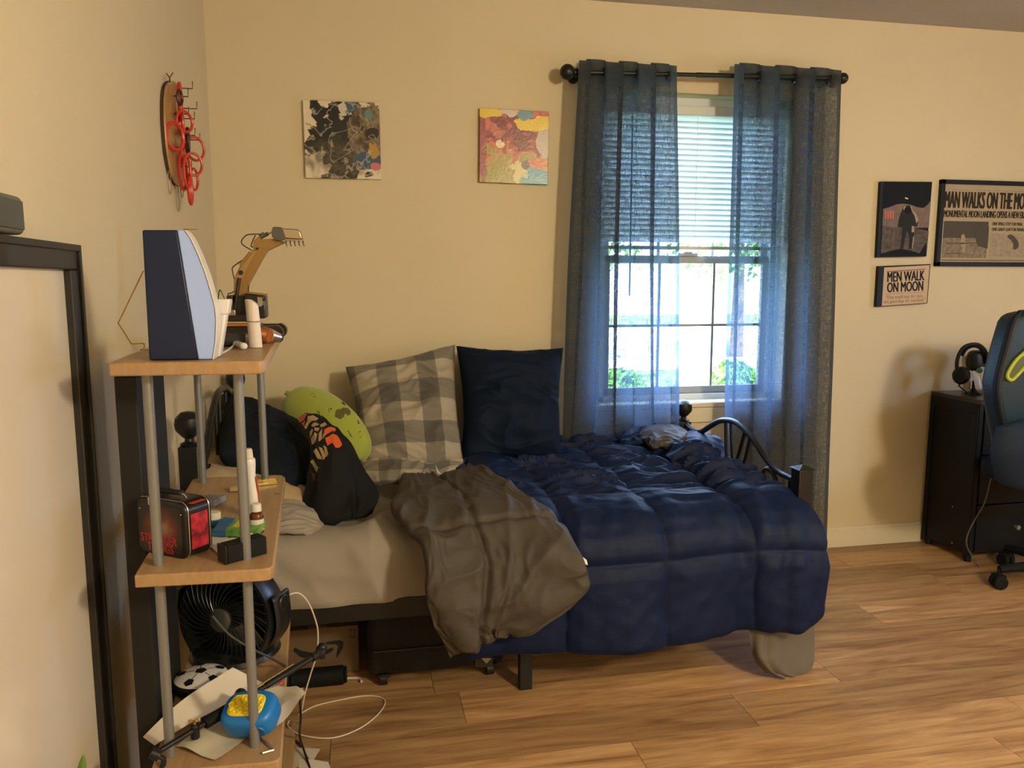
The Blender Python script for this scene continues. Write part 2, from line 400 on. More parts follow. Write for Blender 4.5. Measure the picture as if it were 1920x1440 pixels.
while zz > 1.452:
    if sm is None:
        bm = bmesh.new(); pr_ = []
        for side in (0, 1):
            for i in range(5):
                t = i/4-.5
                pr_.append((t*.036, .0045*(1-4*t*t)-side*.0007))
        A = [[bm.verts.new((x, y_, z_)) for x in (BX0+.004-1.49, BX1-.004-1.49)] for y_, z_ in pr_]
        for s_ in (0, 1):
            for i in range(4): bm.faces.new((A[s_*5+i][0], A[s_*5+i][1], A[s_*5+i+1][1], A[s_*5+i+1][0]))
        for i in (0, 4): bm.faces.new((A[i][0], A[i][1], A[5+i][1], A[5+i][0]))
        bmesh.ops.recalc_face_normals(bm, faces=bm.faces)
        bm.transform(Matrix.Rotation(math.radians(-58), 4, 'X'))
        o = obj('slat', bm, BL, bld, angle=60); sm = o.data
        o.matrix_parent_inverse = Matrix(); o.location = (0, 0, zz-1.42)
    else:
        o = bpy.data.objects.new('slat', sm); C.objects.link(o); o.parent = bld; o.location = (0, 0, zz-1.42)
    zz -= .0235
obj('bottom_rail', boxb(BX0+.004, BX1-.004, BY-.014, BY+.014, 1.425, 1.440), WHITE_VINYL, bld, bevel=.002)
for x in (1.16, 1.49, 1.81):
    bm = bmesh.new(); cyl(bm, (x, BY-.019, 1.43), (x, BY-.019, 2.0), .0011, n=6); obj('ladder_cord', bm, WHITE_VINYL, bld)
bm = bmesh.new(); cyl(bm, (1.185, BY-.03, 1.22), (1.185, BY-.026, 1.99), .004, n=8); obj('tilt_wand', bm, mat('clear_wand', (.25, .33, .38), .2), bld)

# ---------------------------------------------------------------- curtains
def sheer():
    m = bpy.data.materials.new('sheer_linen'); m.use_nodes = True; nt = m.node_tree; nt.nodes.clear()
    o = nd(nt, 'ShaderNodeOutputMaterial'); uv = nd(nt, 'ShaderNodeUVMap')
    def thr(sx, sy, seed, det=3):
        mp = nd(nt, 'ShaderNodeMapping'); mp.inputs['Scale'].default_value = (sx, sy, 1); mp.inputs['Location'].default_value = (seed, seed*2, 0); nt.links.new(uv.outputs[0], mp.inputs[0])
        n = nd(nt, 'ShaderNodeTexNoise'); n.inputs['Scale'].default_value = 1; n.inputs['Detail'].default_value = det; nt.links.new(mp.outputs[0], n.inputs['Vector']); return n.outputs[0]
    a = thr(420, 26, 1.3); b = thr(26, 420, 7.1); c = thr(60, 60, 3)
    d = math_(nt, 'MAXIMUM', a, b)                     # thick slub threads
    d = math_(nt, 'ADD', math_(nt, 'MULTIPLY', d, 1.0), math_(nt, 'MULTIPLY', c, .25))
    r = nd(nt, 'ShaderNodeMapRange'); r.inputs[1].default_value = .60; r.inputs[2].default_value = .80; r.inputs[3].default_value = .68; r.inputs[4].default_value = .98; nt.links.new(d, r.inputs[0])
    # hem, header and side seams are doubled fabric
    at = nd(nt, 'ShaderNodeAttribute'); at.attribute_name = 'hem'
    op = math_(nt, 'MAXIMUM', r.outputs[0], math_(nt, 'MULTIPLY', at.outputs['Fac'], .93))
    df = nd(nt, 'ShaderNodeBsdfDiffuse'); tl = nd(nt, 'ShaderNodeBsdfTranslucent'); tp = nd(nt, 'ShaderNodeBsdfTransparent'); tp.inputs[0].default_value = (.84, .88, .95, 1)
    col = ramp(nt, c, [(.3, (.042, .047, .054)), (.7, (.064, .073, .082))]); nt.links.new(col, df.inputs[0]); tl.inputs[0].default_value = (.095, .155, .25, 1)
    m1 = nd(nt, 'ShaderNodeMixShader'); m1.inputs[0].default_value = .45; nt.links.new(df.outputs[0], m1.inputs[1]); nt.links.new(tl.outputs[0], m1.inputs[2])
    m2 = nd(nt, 'ShaderNodeMixShader'); nt.links.new(op, m2.inputs[0]); nt.links.new(tp.outputs[0], m2.inputs[1]); nt.links.new(m1.outputs[0], m2.inputs[2]); nt.links.new(m2.outputs[0], o.inputs[0])
    return m
SHEER = sheer()
RY = 3.165
rodL = on(1066, 135, y=RY); rodR = on(1578, 147, y=RY)
rod = thing('curtain_rod', 'black curtain rod with round ends above the window', 'curtain rod', ((rodL+rodR)/2))
bm = bmesh.new(); cyl(bm, rodL, rodR, .009, n=16); cyl(bm, rodL+(rodR-rodL)*.45, rodR, .0105, n=16); obj('rod', bm, BLACKMET, rod)
for p, s in ((rodL, 1), (rodR, -1)):
    bm = bmesh.new(); sph(bm, p+Vector((-.005*s, 0, 0)), .031 if s > 0 else .024, 24); cyl(bm, p+Vector((.02*s, 0, 0)), p+Vector((.055*s, 0, 0)), .014, n=16); cyl(bm, p+Vector((.03*s, 0, 0)), p+Vector((.036*s, 0, 0)), .018, n=16)
    obj('finial', bm, BLACKMET, rod)
    bm = bmesh.new(); q = p+Vector((.045*s, 0, 0)); cyl(bm, q, (q.x, D-.001, q.z), .007, n=12); cyl(bm, (q.x, D-.007, q.z), (q.x, D-.0005, q.z), .022, n=20)
    obj('bracket', bm, BLACKMET, rod)
def curtain(name, label, tx0, tx1, bx0, bx1, zt, zb, nf, ph, seed):
    root = thing(name, label, 'curtain', ((tx0+tx1)/2, RY, zb), 'grey sheer grommet curtains')
    NU, NV = 220, 60
    bm = bmesh.new(); uvl = bm.loops.layers.uv.new('UVMap'); hem = bm.verts.layers.float.new('hem'); G = []; uvd = {}
    W = (tx1-tx0)*1.7
    for j in range(NV+1):
        v = j/NV; z = zt+(zb-zt)*v; r = []
        for i in range(NU+1):
            u = i/NU; drift = nz(u*2, v*1.5, seed)*.35*v
            pp = 2*PI*(nf*u+ph)+drift*2
            amp = .033*(1-.25*v)+.016*nz(u*4, v*2.2, seed+3)*v
            x = (tx0+(tx1-tx0)*u)*(1-v)+(bx0+(bx1-bx0)*u)*v+math.sin(2*pp)*.019
            yy = RY-.004+amp*math.cos(pp)+.006*nz(u*14, v*3, seed)*v
            zz = z+(.013*math.cos(pp)*(1-v)*(1 if v < .1 else .5) if True else 0)-.02*math.sin(u*PI)*v*0
            q = bm.verts.new((x, yy, zz)); uvd[q] = (u*W, z)
            q[hem] = 1.0 if (zt-z < .095 or z-zb < .05 or u*W < .012 or (1-u)*W < .012) else 0
            r.append(q)
        G.append(r)
    for j in range(NV):
        for i in range(NU):
            f = bm.faces.new((G[j][i], G[j+1][i], G[j+1][i+1], G[j][i+1]))
            for l in f.loops: l[uvl].uv = uvd[l.vert]
    obj('panel', bm, SHEER, root, angle=180)
    GR = mat('grommet_metal', (.45, .47, .50), .25, 1)
    for k in range(int(nf*2)+2):
        u = (k*.5+.25-ph)/nf
        if not .02 < u < .98: continue
        x = tx0+(tx1-tx0)*u
        bm = bmesh.new(); R_ = .019
        P = [(x+R_*.25*math.cos(a), RY-.004+R_*.9*math.cos(a)*(1 if k % 2 else -1), zt-.045+R_*math.sin(a)) for a in [2*PI*i/20 for i in range(20)]]
        tube(bm, P, .0035, 6, 1, closed=True); obj('grommet', bm, GR, root)
    return root
zl = on(1110, 112, y=RY).z
xr = lambda px: on(px, 200, y=RY-.02).x
curtain('curtain', 'left sheer grey-blue curtain hanging beside the navy pillow', xr(1087), xr(1268), on(1048, 800, y=RY).x, on(1277, 800, y=RY).x, zl-.002, .42, 3, .46, 2.0)
curtain('curtain', 'right sheer grey-blue curtain hanging nearly to the floor behind the footboard', xr(1373), xr(1572), on(1352, 900, y=RY).x, on(1547, 1000, y=RY).x, rodR.z+.036, .066, 3, .48, 9.0)

# ---------------------------------------------------------------- outdoors
GRASS = mat('lawn', (.13, .23, .06), .9, bump=1, bscale=14, var=.5, vscale=2.0)
gnd = struct('ground', boxb(-15, 22, 3.6, 40, -.75, -.45), GRASS); gnd['kind'] = 'structure'
drv = struct('driveway', boxb(-14, 21, 14.5, 30, -.46, -.42), mat('pale_concrete', (.6, .6, .58), .9, var=.06)); drv['kind'] = 'structure'
def tree(x, y, h, rr, lab, seed):
    rnd = random.Random(seed)
    t = thing('tree', lab, 'tree', (x, y, -.45), 'trees outside the window')
    bm = bmesh.new(); cyl(bm, (x, y, -.45), (x, y, -.45+h*.6), .16, .09, 10)
    for k in range(4):
        a = k*1.7; cyl(bm, (x, y, h*.35), (x+math.cos(a)*rr*.6, y+math.sin(a)*rr*.6, h*.65), .06, .02, 7)
    obj('trunk', bm, mat('bark', (.12, .08, .05), .9, bump=.8, bscale=20), t)
    bm = bmesh.new()
    for k in range(2600):
        d = Vector((rnd.gauss(0, 1), rnd.gauss(0, 1), rnd.gauss(0, 1))).normalized()*(rnd.random()**.4)
        c = Vector((x+d.x*rr, y+d.y*rr, h*.68-.3+d.z*rr*.9)); s = .07+rnd.random()*.07
        a = Vector((rnd.gauss(0, 1), rnd.gauss(0, 1), rnd.gauss(0, 1))).normalized(); b_ = a.orthogonal().normalized()*s; c_ = a.cross(b_).normalized()*s*.5
        bm.faces.new([bm.verts.new(c+b_), bm.verts.new(c+c_), bm.verts.new(c-b_), bm.verts.new(c-c_)])
    o = obj('foliage', bm, mat('leaves', (.10, .26, .04), .7), t, smooth=False); o['kind'] = 'stuff'
tree(4.2, 15.5, 5.4, 2.3, 'leafy green tree outside, left behind the blind', 1)
tree(8.6, 16.5, 5.2, 2.2, 'leafy green tree outside, right behind the blind', 2)
def shrub(x, y, r_, lab, seed):
    rnd = random.Random(seed); bm = bmesh.new()
    for k in range(1500):
        d = Vector((rnd.gauss(0, 1), rnd.gauss(0, 1), abs(rnd.gauss(0, 1)))).normalized()*(rnd.random()**.35)*r_
        c = Vector((x, y, -.45))+d; s = .05+rnd.random()*.05
        a = Vector((rnd.gauss(0, 1), rnd.gauss(0, 1), rnd.gauss(0, 1))).normalized(); b_ = a.orthogonal().normalized()*s; c_ = a.cross(b_).normalized()*s*.5
        bm.faces.new([bm.verts.new(c+b_), bm.verts.new(c+c_), bm.verts.new(c-b_), bm.verts.new(c-c_)])
    tag(obj('shrub', bm, mat('leaves', (.10, .26, .04), .7), smooth=False), lab, 'shrub', 'shrubs outside the window')
shrub(3.9, 11.2, .42, 'low green shrub on the lawn outside, left', 4)
shrub(6.3, 12.2, .40, 'low green shrub on the lawn outside, right', 5)
#PART2
# ================================================================= BED
PX0, PX1, PY0, PY1 = -.465, 1.42, 2.242, 3.19
bed = thing('daybed', 'black metal daybed with arched ends and ball finials along the back wall', 'bed', (.48, 2.7, 0))
def post(x, y, top, ball):
    bm = boxb(x-.026, x+.026, y-.026, y+.026, 0, top)
    b = bmesh.new()
    if not ball:
        for dx, dy in ((0, 0),):
            bmesh.ops.create_cone(b, cap_ends=True, segments=4, radius1=.044, radius2=.004, depth=.012, matrix=Matrix.Translation((x, y, top+.006)) @ Matrix.Rotation(PI/4, 4, 'Z'))
    p = obj('post', bm, BLACKMET, bed, bevel=.003)
    if ball:
        lathe(b, [(.022, 0), (.024, .006), (.012, .012), (.011, .020), (.019, .026), (.034, .044), (.037, .060), (.034, .078), (.019, .093), (0, .097)], 28, Matrix.Translation((x, y, top)))
        obj('finial', b, BLACKMET, p)
    else: obj('post_cap', b, BLACKMET, p, smooth=False)
post(PX0, PY0, .83, True); post(PX0-.012, PY1, .84, True); post(PX1, PY0, .675, False); post(PX1, PY1, .665, True)
bm = boxb(PX0, PX1, PY0-.016, PY0+.012, .283, .345); obj('side_rail', bm, BLACKMET, bed, bevel=.003)
bm = boxb(PX0, PX1, PY1-.012, PY1+.012, .283, .345); obj('side_rail', bm, BLACKMET, bed, bevel=.003)
for x in (-.1, .25, .6, .95, 1.2): obj('cross_slat', boxb(x-.03, x+.03, PY0+.013, PY1-.013, .30, .335), BLACKMET, bed)
obj('leg', boxb(.475, .515, 2.246, 2.282, 0, .283), BLACKMET, bed, bevel=.002)
obj('leg', boxb(.455, .495, 2.72, 2.756, 0, .283), BLACKMET, bed, bevel=.002)
def bed_end(x, top, inner, spokes, name):
    bm = bmesh.new(); tube(bm, [(x, a, b) for a, b in top], .0115, 12, 8); e = obj(name, bm, BLACKMET, bed)
    for a in inner:
        bm = bmesh.new(); tube(bm, [(x, p, q) for p, q in a], .0095, 10, 8); obj('arch', bm, BLACKMET, e)
    for a in spokes:
        bm = bmesh.new(); tube(bm, [(x, p, q) for p, q in a], .0072, 8, 6); obj('spindle', bm, BLACKMET, e)
    obj('lower_bar', boxb(x-.012, x+.012, PY0+.02, PY1-.02, .36, .385), BLACKMET, e)
T = [(PY1-.02, .652), (3.10, .640), (3.02, .648), (2.93, .690), (2.84, .728), (2.736, .743), (2.66, .732), (2.57, .700), (2.48, .652), (2.40, .626), (2.33, .622), (PY0+.02, .620)]
bed_end(1.425, T, [[(2.51, .38), (2.515, .52), (2.50, .59), (2.466, .619), (2.42, .605), (2.385, .553), (2.375, .46), (2.372, .38)], [(3.03, .38), (3.02, .50), (2.99, .56), (2.95, .58), (2.91, .55), (2.89, .46), (2.885, .38)]],
        [[(2.80, .735), (2.785, .62), (2.755, .50), (2.74, .38)], [(2.755, .742), (2.735, .62), (2.70, .5), (2.69, .38)], [(2.64, .725), (2.68, .63), (2.73, .52), (2.74, .38)], [(2.60, .708), (2.63, .62), (2.68, .52), (2.69, .38)], [(2.32, .62), (2.32, .38)]], 'footboard')
T2 = [(PY1-.02, .76), (3.12, .80), (3.03, .855), (2.93, .895), (2.83, .905), (2.74, .892), (2.62, .83), (2.53, .76), (2.45, .715), (2.36, .70), (PY0+.02, .70)]
bed_end(-.475, T2, [[(3.05, .4), (3.05, .66), (3.0, .78), (2.93, .82), (2.86, .78), (2.82, .66), (2.81, .4)], [(2.62, .4), (2.62, .60), (2.58, .68), (2.53, .70), (2.48, .67), (2.45, .58), (2.45, .4)]],
        [[(2.80, .90), (2.79, .7), (2.76, .5), (2.75, .4)], [(2.72, .885), (2.72, .7), (2.73, .5), (2.74, .4)], [(2.93, .895), (2.93, .7), (2.93, .4)]], 'headboard')
# mattress with grey sheet
def drape(zt, ytop, yfront, rad, zb):
    segs = [(3.185, zt), (ytop, zt)] + [(ytop-(ytop-yfront)*math.sin(a*PI/12), zt-rad+rad*math.cos(a*PI/12)) for a in range(1, 7)] + [(yfront, zb)]
    L = [0]
    for p, q in zip(segs, segs[1:]): L.append(L[-1]+math.hypot(q[0]-p[0], q[1]-p[1]))
    def g(v):
        s = v*L[-1]
        for i in range(len(segs)-1):
            if s <= L[i+1] or i == len(segs)-2:
                t = (s-L[i])/(L[i+1]-L[i]); return segs[i][0]*(1-t)+segs[i+1][0]*t, segs[i][1]*(1-t)+segs[i+1][1]*t, s
    return g, L[-1]
g, LS = drape(.522, 2.30, 2.243, .05, .338)
mt = thing('mattress', 'twin mattress under a wrinkled light grey fitted sheet', 'mattress', (.47, 2.72, .346))
obj('core', boxb(-.435, 1.375, 2.262, 3.18, .3465, .512), mat('mattress_ticking', (.4, .38, .35), .9), mt, bevel=.03, seg=3)
def fsh(u, v):
    y, z, s = g(v); x = -.44+1.82*u
    if u < .02: z = min(z, .522-.03*(1-u/.02))
    return Vector((x, y, z+.006*nz(x*2, y*2, 3)))
def dsh(u, v):
    x = u*1.82; s = v*LS
    w1 = ridge(x*3.2+s*1.8+nz(x*2, s*3, 2)*.7, s*1.1-x*1.2, 4)
    w2 = ridge(x*7-s*5+nz(x*3, s*3, 5)*.6, s*1.5+x*1.5, 8)
    return .026*max(0, w1-.3)**1.5*1.6+.022*max(0, w2-.35)**1.4+.010*nz(x*4, s*4, 1)
obj_sheet = shell('fitted_sheet', fsh, 200, 110, .012, SHEET, mt, dsh, edge=.02)

# navy comforter
gc, LC = drape(.583, 2.33, 2.135, .16, .165)
def qsd(x, s, cell=.295):
    qx = abs(math.sin(PI*(x-.02)/cell)); qs = abs(math.sin(PI*(s+.06)/cell))
    return (min(1, qx*2.2)*min(1, qs*2.2))**.55
def fcom(u, v):
    y, z, s = gc(v); fr = max(0, (s-.80)/(LC-.80))
    x0 = .33-.03*fr; x1 = 1.372+.085*min(1, fr*1.6)
    if s > .80: x1 += .012*math.sin(s*14)
    x = x0+(x1-x0)*u
    # back edge lumps, long roll near the footboard
    z += .012*nz(x*3, y*3, 5)
    k = math.exp(-((x-1.245-.03*nz(s*3, 2))/.045)**2); z2 = .034*k*(1-.6*fr)
    k2 = math.exp(-((x-1.345)/.035)**2)*.02
    k3 = -math.exp(-((x-1.165-.03*nz(s*3, 2))/.03)**2)*.014
    d = z2+k2+k3
    if s < .80: z += d
    else: z += d*(1-fr)*.6; y -= d*fr*1.1
    cr = max(0, (u-.90)/.10)*max(0, (v-.84)/.16); z += .05*cr**1.5; x -= .03*cr**2
    y -= fr*(.025*math.sin(x*9+.6)+.02*nz(x*5, s*1.5, 3)); z -= fr*.012*math.sin(x*7.5+1) 
    z += .02*max(0, 1-s/.10)
    return Vector((x, y, z))
def dcom(u, v):
    x = .33+1.1*u; s = v*LC
    top = max(0, min(1, (.98-s)/.25))
    q = qsd(x, s)
    wr1 = max(0, ridge(x*2.0, s*12+x*1.2+nz(x*2, s*2, 2)*.9, 3))
    wr2 = max(0, ridge(x*3.0, s*20-x*2+.9*nz(x*3, s*2, 9), 6))
    fr = 1-top
    wf = ridge(x*9+s*5+nz(x*3, s*3, 4), s*2.5-x*2, 12)
    return (.013+.006*fr)*(q-.5)+top*(.036*wr1**2.6+.016*wr2**2.2-.014)*(.85+.6*nz(x*3, s*3, 31))+fr*(.006*max(0, wf)+.008*nz(x*6, s*4, 3)-.002)+ .004*nz(x*22, s*22, 2)
com = thing('comforter', 'navy quilted comforter spread over the window side of the bed and hanging down its front', 'comforter', (.9, 2.5, .15))
shell('cover', fcom, 240, 300, .020, NAVY, com, dcom, edge=.03)
bm = bmesh.new()
N = [[on(1085, 1040, y=2.075), on(1100, 1055, y=2.06)], [on(1077, 1048, y=2.075), on(1097, 1060, y=2.05)]]
shell('care_tag', netf([[(1070, 1036, 2.06), (1078, 1034, 2.05), (1086, 1040, 2.045), (1100, 1050, 2.035)], [(1075, 1050, 2.055), (1082, 1049, 2.04), (1088, 1054, 2.03), (1102, 1060, 2.025)]]), 10, 6, .002, mat('white_tag', (.75, .72, .62), .6), com, edge=0)
# folded back grey reverse side
R = [[(762, 893, 2.78), (790, 880, 2.80), (825, 893, 2.78), (870, 884, 2.76), (912, 884, 2.74)],
     [(748, 915, 2.60), (790, 905, 2.68), (845, 914, 2.66), (900, 902, 2.64), (938, 905, 2.60)],
     [(738, 940, 2.42), (800, 930, 2.50), (870, 938, 2.50), (930, 925, 2.50), (975, 930, 2.46)],
     [(732, 958, 2.28), (795, 958, 2.34), (875, 955, 2.38), (960, 950, 2.38), (1025, 962, 2.36)],
     [(752, 985, 2.17), (812, 990, 2.21), (890, 985, 2.25), (985, 985, 2.24), (1062, 1000, 2.22)],
     [(785, 1018, 2.10), (835, 1035, 2.11), (915, 1035, 2.13), (1010, 1040, 2.10), (1092, 1045, 2.07)],
     [(796, 1065, 2.06), (845, 1085, 2.055), (930, 1090, 2.06), (1010, 1090, 2.05), (1102, 1075, 2.04)],
     [(800, 1115, 2.06), (855, 1140, 2.04), (930, 1140, 2.06), (1000, 1138, 2.04), (1095, 1108, 2.05)],
     [(820, 1170, 2.07), (872, 1190, 2.04), (922, 1178, 2.075), (965, 1172, 2.05), (1020, 1156, 2.06)],
     [(846, 1228, 2.08), (890, 1214, 2.06), (934, 1196, 2.07), (946, 1175, 2.065), (985, 1172, 2.07)]]
DYR = (.03, .10, .15, .14, .09, .03, 0, 0, 0, 0); DYC = (0, .45, 1, 1, 1)
R = [[(a, b, Y-DYR[i]*DYC[j]) for j, (a, b, Y) in enumerate(r)] for i, r in enumerate(R)]
ff = netf(R)
def dfl(u, v):
    q = qsd(u*.42+.1, v*1.0+.03, .33)
    a = ridge(u*5+v*7+nz(u*3, v*3, 3)*.9, v*3-u*1.5, 2); b = ridge(u*9-v*3+nz(u*4, v*4, 9)*1.2, v*9+u*3, 6)
    seam = math.exp(-((u-.40-.10*math.sin(v*4))/.022)**2)*(.5 if v < .35 else 1)
    seam2 = math.exp(-((v-.50+.10*u)/.013)**2)
    t = math.exp(-((u-.47)/.03)**2)*max(0, v-.72)*3
    return .010*max(0, a)**1.3+.006*max(0, b)-.018*seam-.010*seam2-.02*t+.012*nz(u*5, v*7, 4)
shell('grey_reverse', ff, 130, 210, .040, GREYQ, com, dfl, edge=.07)
R = [[(900, 880, 2.74), (930, 872, 2.80), (960, 880, 2.80)], [(905, 895, 2.66), (935, 890, 2.68), (968, 903, 2.66)], [(915, 918, 2.56), (935, 920, 2.56), (955, 925, 2.54)]]
shell('rolled_corner', netf([[(868, 862, 2.86), (910, 862, 2.9), (950, 872, 2.9), (985, 884, 2.86)], [(880, 880, 2.72), (915, 872, 2.78), (955, 884, 2.76), (985, 900, 2.7)], [(905, 898, 2.6), (930, 905, 2.58), (950, 920, 2.55), (965, 925, 2.52)]]), 50, 40, .055, NAVY, com, lambda u, v: .010*max(0, ridge(u*4+v*3, v*5, 3)), edge=.35)
# grey and navy bunch at the back corner of the bed
bun = thing('bunched_blanket', 'bunched grey and navy blanket lying at the far post of the footboard', 'blanket', on(1220, 850, y=3.05))
R = [[(1195, 812, 3.10), (1215, 803, 3.12), (1245, 800, 3.12), (1268, 802, 3.10), (1290, 815, 3.08)],
     [(1200, 822, 3.0), (1222, 815, 3.0), (1248, 812, 3.0), (1272, 818, 2.99), (1288, 826, 2.99)],
     [(1212, 832, 2.93), (1228, 828, 2.92), (1245, 826, 2.92), (1262, 832, 2.92), (1272, 838, 2.92)],
     [(1222, 842, 2.87), (1228, 842, 2.86), (1236, 838, 2.86), (1244, 838, 2.86), (1250, 842, 2.87)]]
shell('grey_part', netf(R), 60, 50, .03, GREYQ, bun, lambda u, v: .014*max(0, ridge(u*4+v*2, v*4, 3))-.006, edge=.25)
R = [[(1155, 825, 3.14), (1180, 810, 3.14), (1205, 803, 3.13), (1225, 815, 3.12)], [(1160, 832, 3.05), (1185, 822, 3.05), (1208, 818, 3.04), (1228, 828, 3.03)], [(1165, 842, 2.98), (1190, 838, 2.97), (1212, 835, 2.96), (1232, 840, 2.95)]]
shell('navy_part', netf(R), 40, 30, .03, NAVY, bun, lambda u, v: .012*max(0, ridge(u*4+v*2, v*4, 8)), edge=.3)
R = [[(1268, 825, 3.10), (1300, 815, 3.10), (1330, 820, 3.06), (1352, 832, 3.0)], [(1265, 838, 2.98), (1300, 832, 2.98), (1335, 840, 2.92), (1362, 855, 2.86)], [(1270, 855, 2.88), (1310, 858, 2.84), (1348, 870, 2.78), (1378, 885, 2.70)], [(1290, 872, 2.78), (1328, 885, 2.72), (1362, 900, 2.66), (1392, 905, 2.60)]]
shell('navy_part', netf(R), 60, 50, .045, NAVY, bun, lambda u, v: .014*max(0, ridge(u*3+v*2, v*5-u, 5)), edge=.3)
# sheet end touching the floor
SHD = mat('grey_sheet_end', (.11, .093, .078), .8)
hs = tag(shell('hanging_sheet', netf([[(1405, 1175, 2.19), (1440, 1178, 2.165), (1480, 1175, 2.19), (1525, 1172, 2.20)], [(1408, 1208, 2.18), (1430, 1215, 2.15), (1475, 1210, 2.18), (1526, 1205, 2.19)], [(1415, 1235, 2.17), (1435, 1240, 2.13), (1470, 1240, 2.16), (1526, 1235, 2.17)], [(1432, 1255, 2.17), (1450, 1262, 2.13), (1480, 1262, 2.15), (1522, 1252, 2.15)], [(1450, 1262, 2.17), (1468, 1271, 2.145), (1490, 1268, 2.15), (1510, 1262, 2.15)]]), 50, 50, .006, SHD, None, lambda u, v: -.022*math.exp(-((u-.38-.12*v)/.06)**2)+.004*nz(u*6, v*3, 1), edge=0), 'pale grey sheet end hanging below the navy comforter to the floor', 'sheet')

# ---------------------------------------------------------------- pillows
def plaid(name, su, sv, ou=0, ov=0):
    m = bpy.data.materials.new(name); m.use_nodes = True; nt = m.node_tree; b = nt.nodes['Principled BSDF']
    uv = nd(nt, 'ShaderNodeUVMap'); sp_ = nd(nt, 'ShaderNodeSeparateXYZ'); nt.links.new(uv.outputs[0], sp_.inputs[0])
    def st(o, s, off):
        return math_(nt, 'GREATER_THAN', math_(nt, 'FRACT', math_(nt, 'ADD', math_(nt, 'MULTIPLY', o, s), off)), .5)
    s = math_(nt, 'ADD', st(sp_.outputs[0], su, ou), st(sp_.outputs[1], sv, ov))
    n = nd(nt, 'ShaderNodeTexNoise'); n.inputs['Scale'].default_value = 90; n.inputs['Detail'].default_value = 3; nt.links.new(uv.outputs[0], n.inputs['Vector'])
    c = ramp(nt, math_(nt, 'MULTIPLY', s, .5), [(.0, (.34, .30, .235)), (.25, (.175, .16, .13)), (.75, (.085, .080, .072))], 'CONSTANT')
    v = nd(nt, 'ShaderNodeVectorMath', operation='SCALE'); nt.links.new(c, v.inputs[0]); nt.links.new(math_(nt, 'ADD', math_(nt, 'MULTIPLY', n.outputs[0], .5), .75), v.inputs['Scale'])
    nt.links.new(v.outputs[0], b.inputs['Base Color']); b.inputs['Roughness'].default_value = .85; b.inputs['Sheen Weight'].default_value = .15
    return m
PL1 = plaid('grey_plaid', 2.75, 3.15, .82, .58)
pp = thing('plaid_pillow', 'grey and tan plaid pillow leaning on the wall beside the navy pillow', 'pillow', on(775, 885, y=2.95))
cushion('pillow', [(648, 690, 3.13), (853, 646, 3.17), (876, 905, 2.86), (680, 905, 2.86)], .20, PL1, pp, .09, .026, 120, 3, wdir=(1.3, 6))
PL2 = plaid('grey_plaid_flap', 2.2, 1.6, .1, .3)
shell('case_flap', netf([[(678, 862, 2.80), (740, 862, 2.75), (800, 868, 2.72), (868, 862, 2.76)], [(678, 880, 2.76), (740, 878, 2.70), (800, 878, 2.69), (872, 874, 2.74)], [(688, 898, 2.72), (738, 900, 2.66), (790, 895, 2.66), (865, 884, 2.70)], [(706, 907, 2.70), (740, 907, 2.65), (775, 900, 2.66), (845, 893, 2.68)]]), 70, 40, .022, PL2, pp, lambda u, v: .014*max(0, ridge(u*6+v*2, v*2-u, 3))-.008, edge=.1)
shell('care_tag', netf([[(816, 870, 2.64), (824, 888, 2.63)], [(820, 888, 2.62), (830, 890, 2.62)]]), 4, 4, .001, mat('grey_tag', (.42, .40, .38), .6), pp, edge=0)
npl = tag(cushion('navy_pillow', [(855, 650, 3.15), (1056, 652, 3.17), (1054, 876, 2.93), (862, 876, 2.90)], .22, NAVYP, None, .12, .026, 120, 11, wdir=(1.3, 4.5)), 'dark navy pillow standing upright against the wall next to the curtain', 'pillow')
# navy bundle at the head end
bd = tag(cushion('navy_jacket', [(415, 742, 3.10), (592, 812, 2.86), (570, 955, 2.46), (413, 850, 2.52)], .16, SLATE, None, .03, .016, 90, 5, wdir=(3, 4)), 'dark slate blue jacket heaped over a pillow at the head of the bed', 'jacket')
GOLD = mat('tan_satin', (.42, .32, .19), .35, sheen=.2, bump=.05, bscale=60)
tag(cushion('tan_pillow', [(382, 845, 2.98), (610, 908, 2.86), (600, 962, 2.40), (372, 900, 2.44)], .12, GOLD, None, .03, .010, 60, 2), 'tan satin pillow lying under the slate jacket at the head of the bed', 'pillow')
tag(shell('loose_sheet', netf([[(500, 948, 2.42), (535, 940, 2.44), (575, 952, 2.42), (600, 975, 2.40)], [(500, 970, 2.37), (535, 962, 2.36), (575, 970, 2.36), (604, 988, 2.36)], [(500, 992, 2.32), (535, 985, 2.30), (570, 990, 2.31), (598, 998, 2.33)], [(500, 1006, 2.29), (535, 1003, 2.27), (565, 1004, 2.28), (588, 1006, 2.30)]]), 60, 50, .02, SHEET, None, lambda u, v: .012*max(0, ridge(u*3+v*3, v*4, 3)), edge=.2), 'crumpled pale grey cloth at the bed edge beside the middle shelf', 'cloth')
# t-shirt with print
TEE = mat('charcoal_jersey', (.010, .011, .012), .85, spec=.15)
OR = mat('orange_print', (.72, .10, .02), .6); TN = mat('tan_print', (.34, .22, .10), .6); OLV = mat('olive_print', (.26, .24, .09), .6); MRN = mat('maroon_print', (.08, .012, .012), .6); DRED = mat('brick_print', (.28, .06, .03), .6)
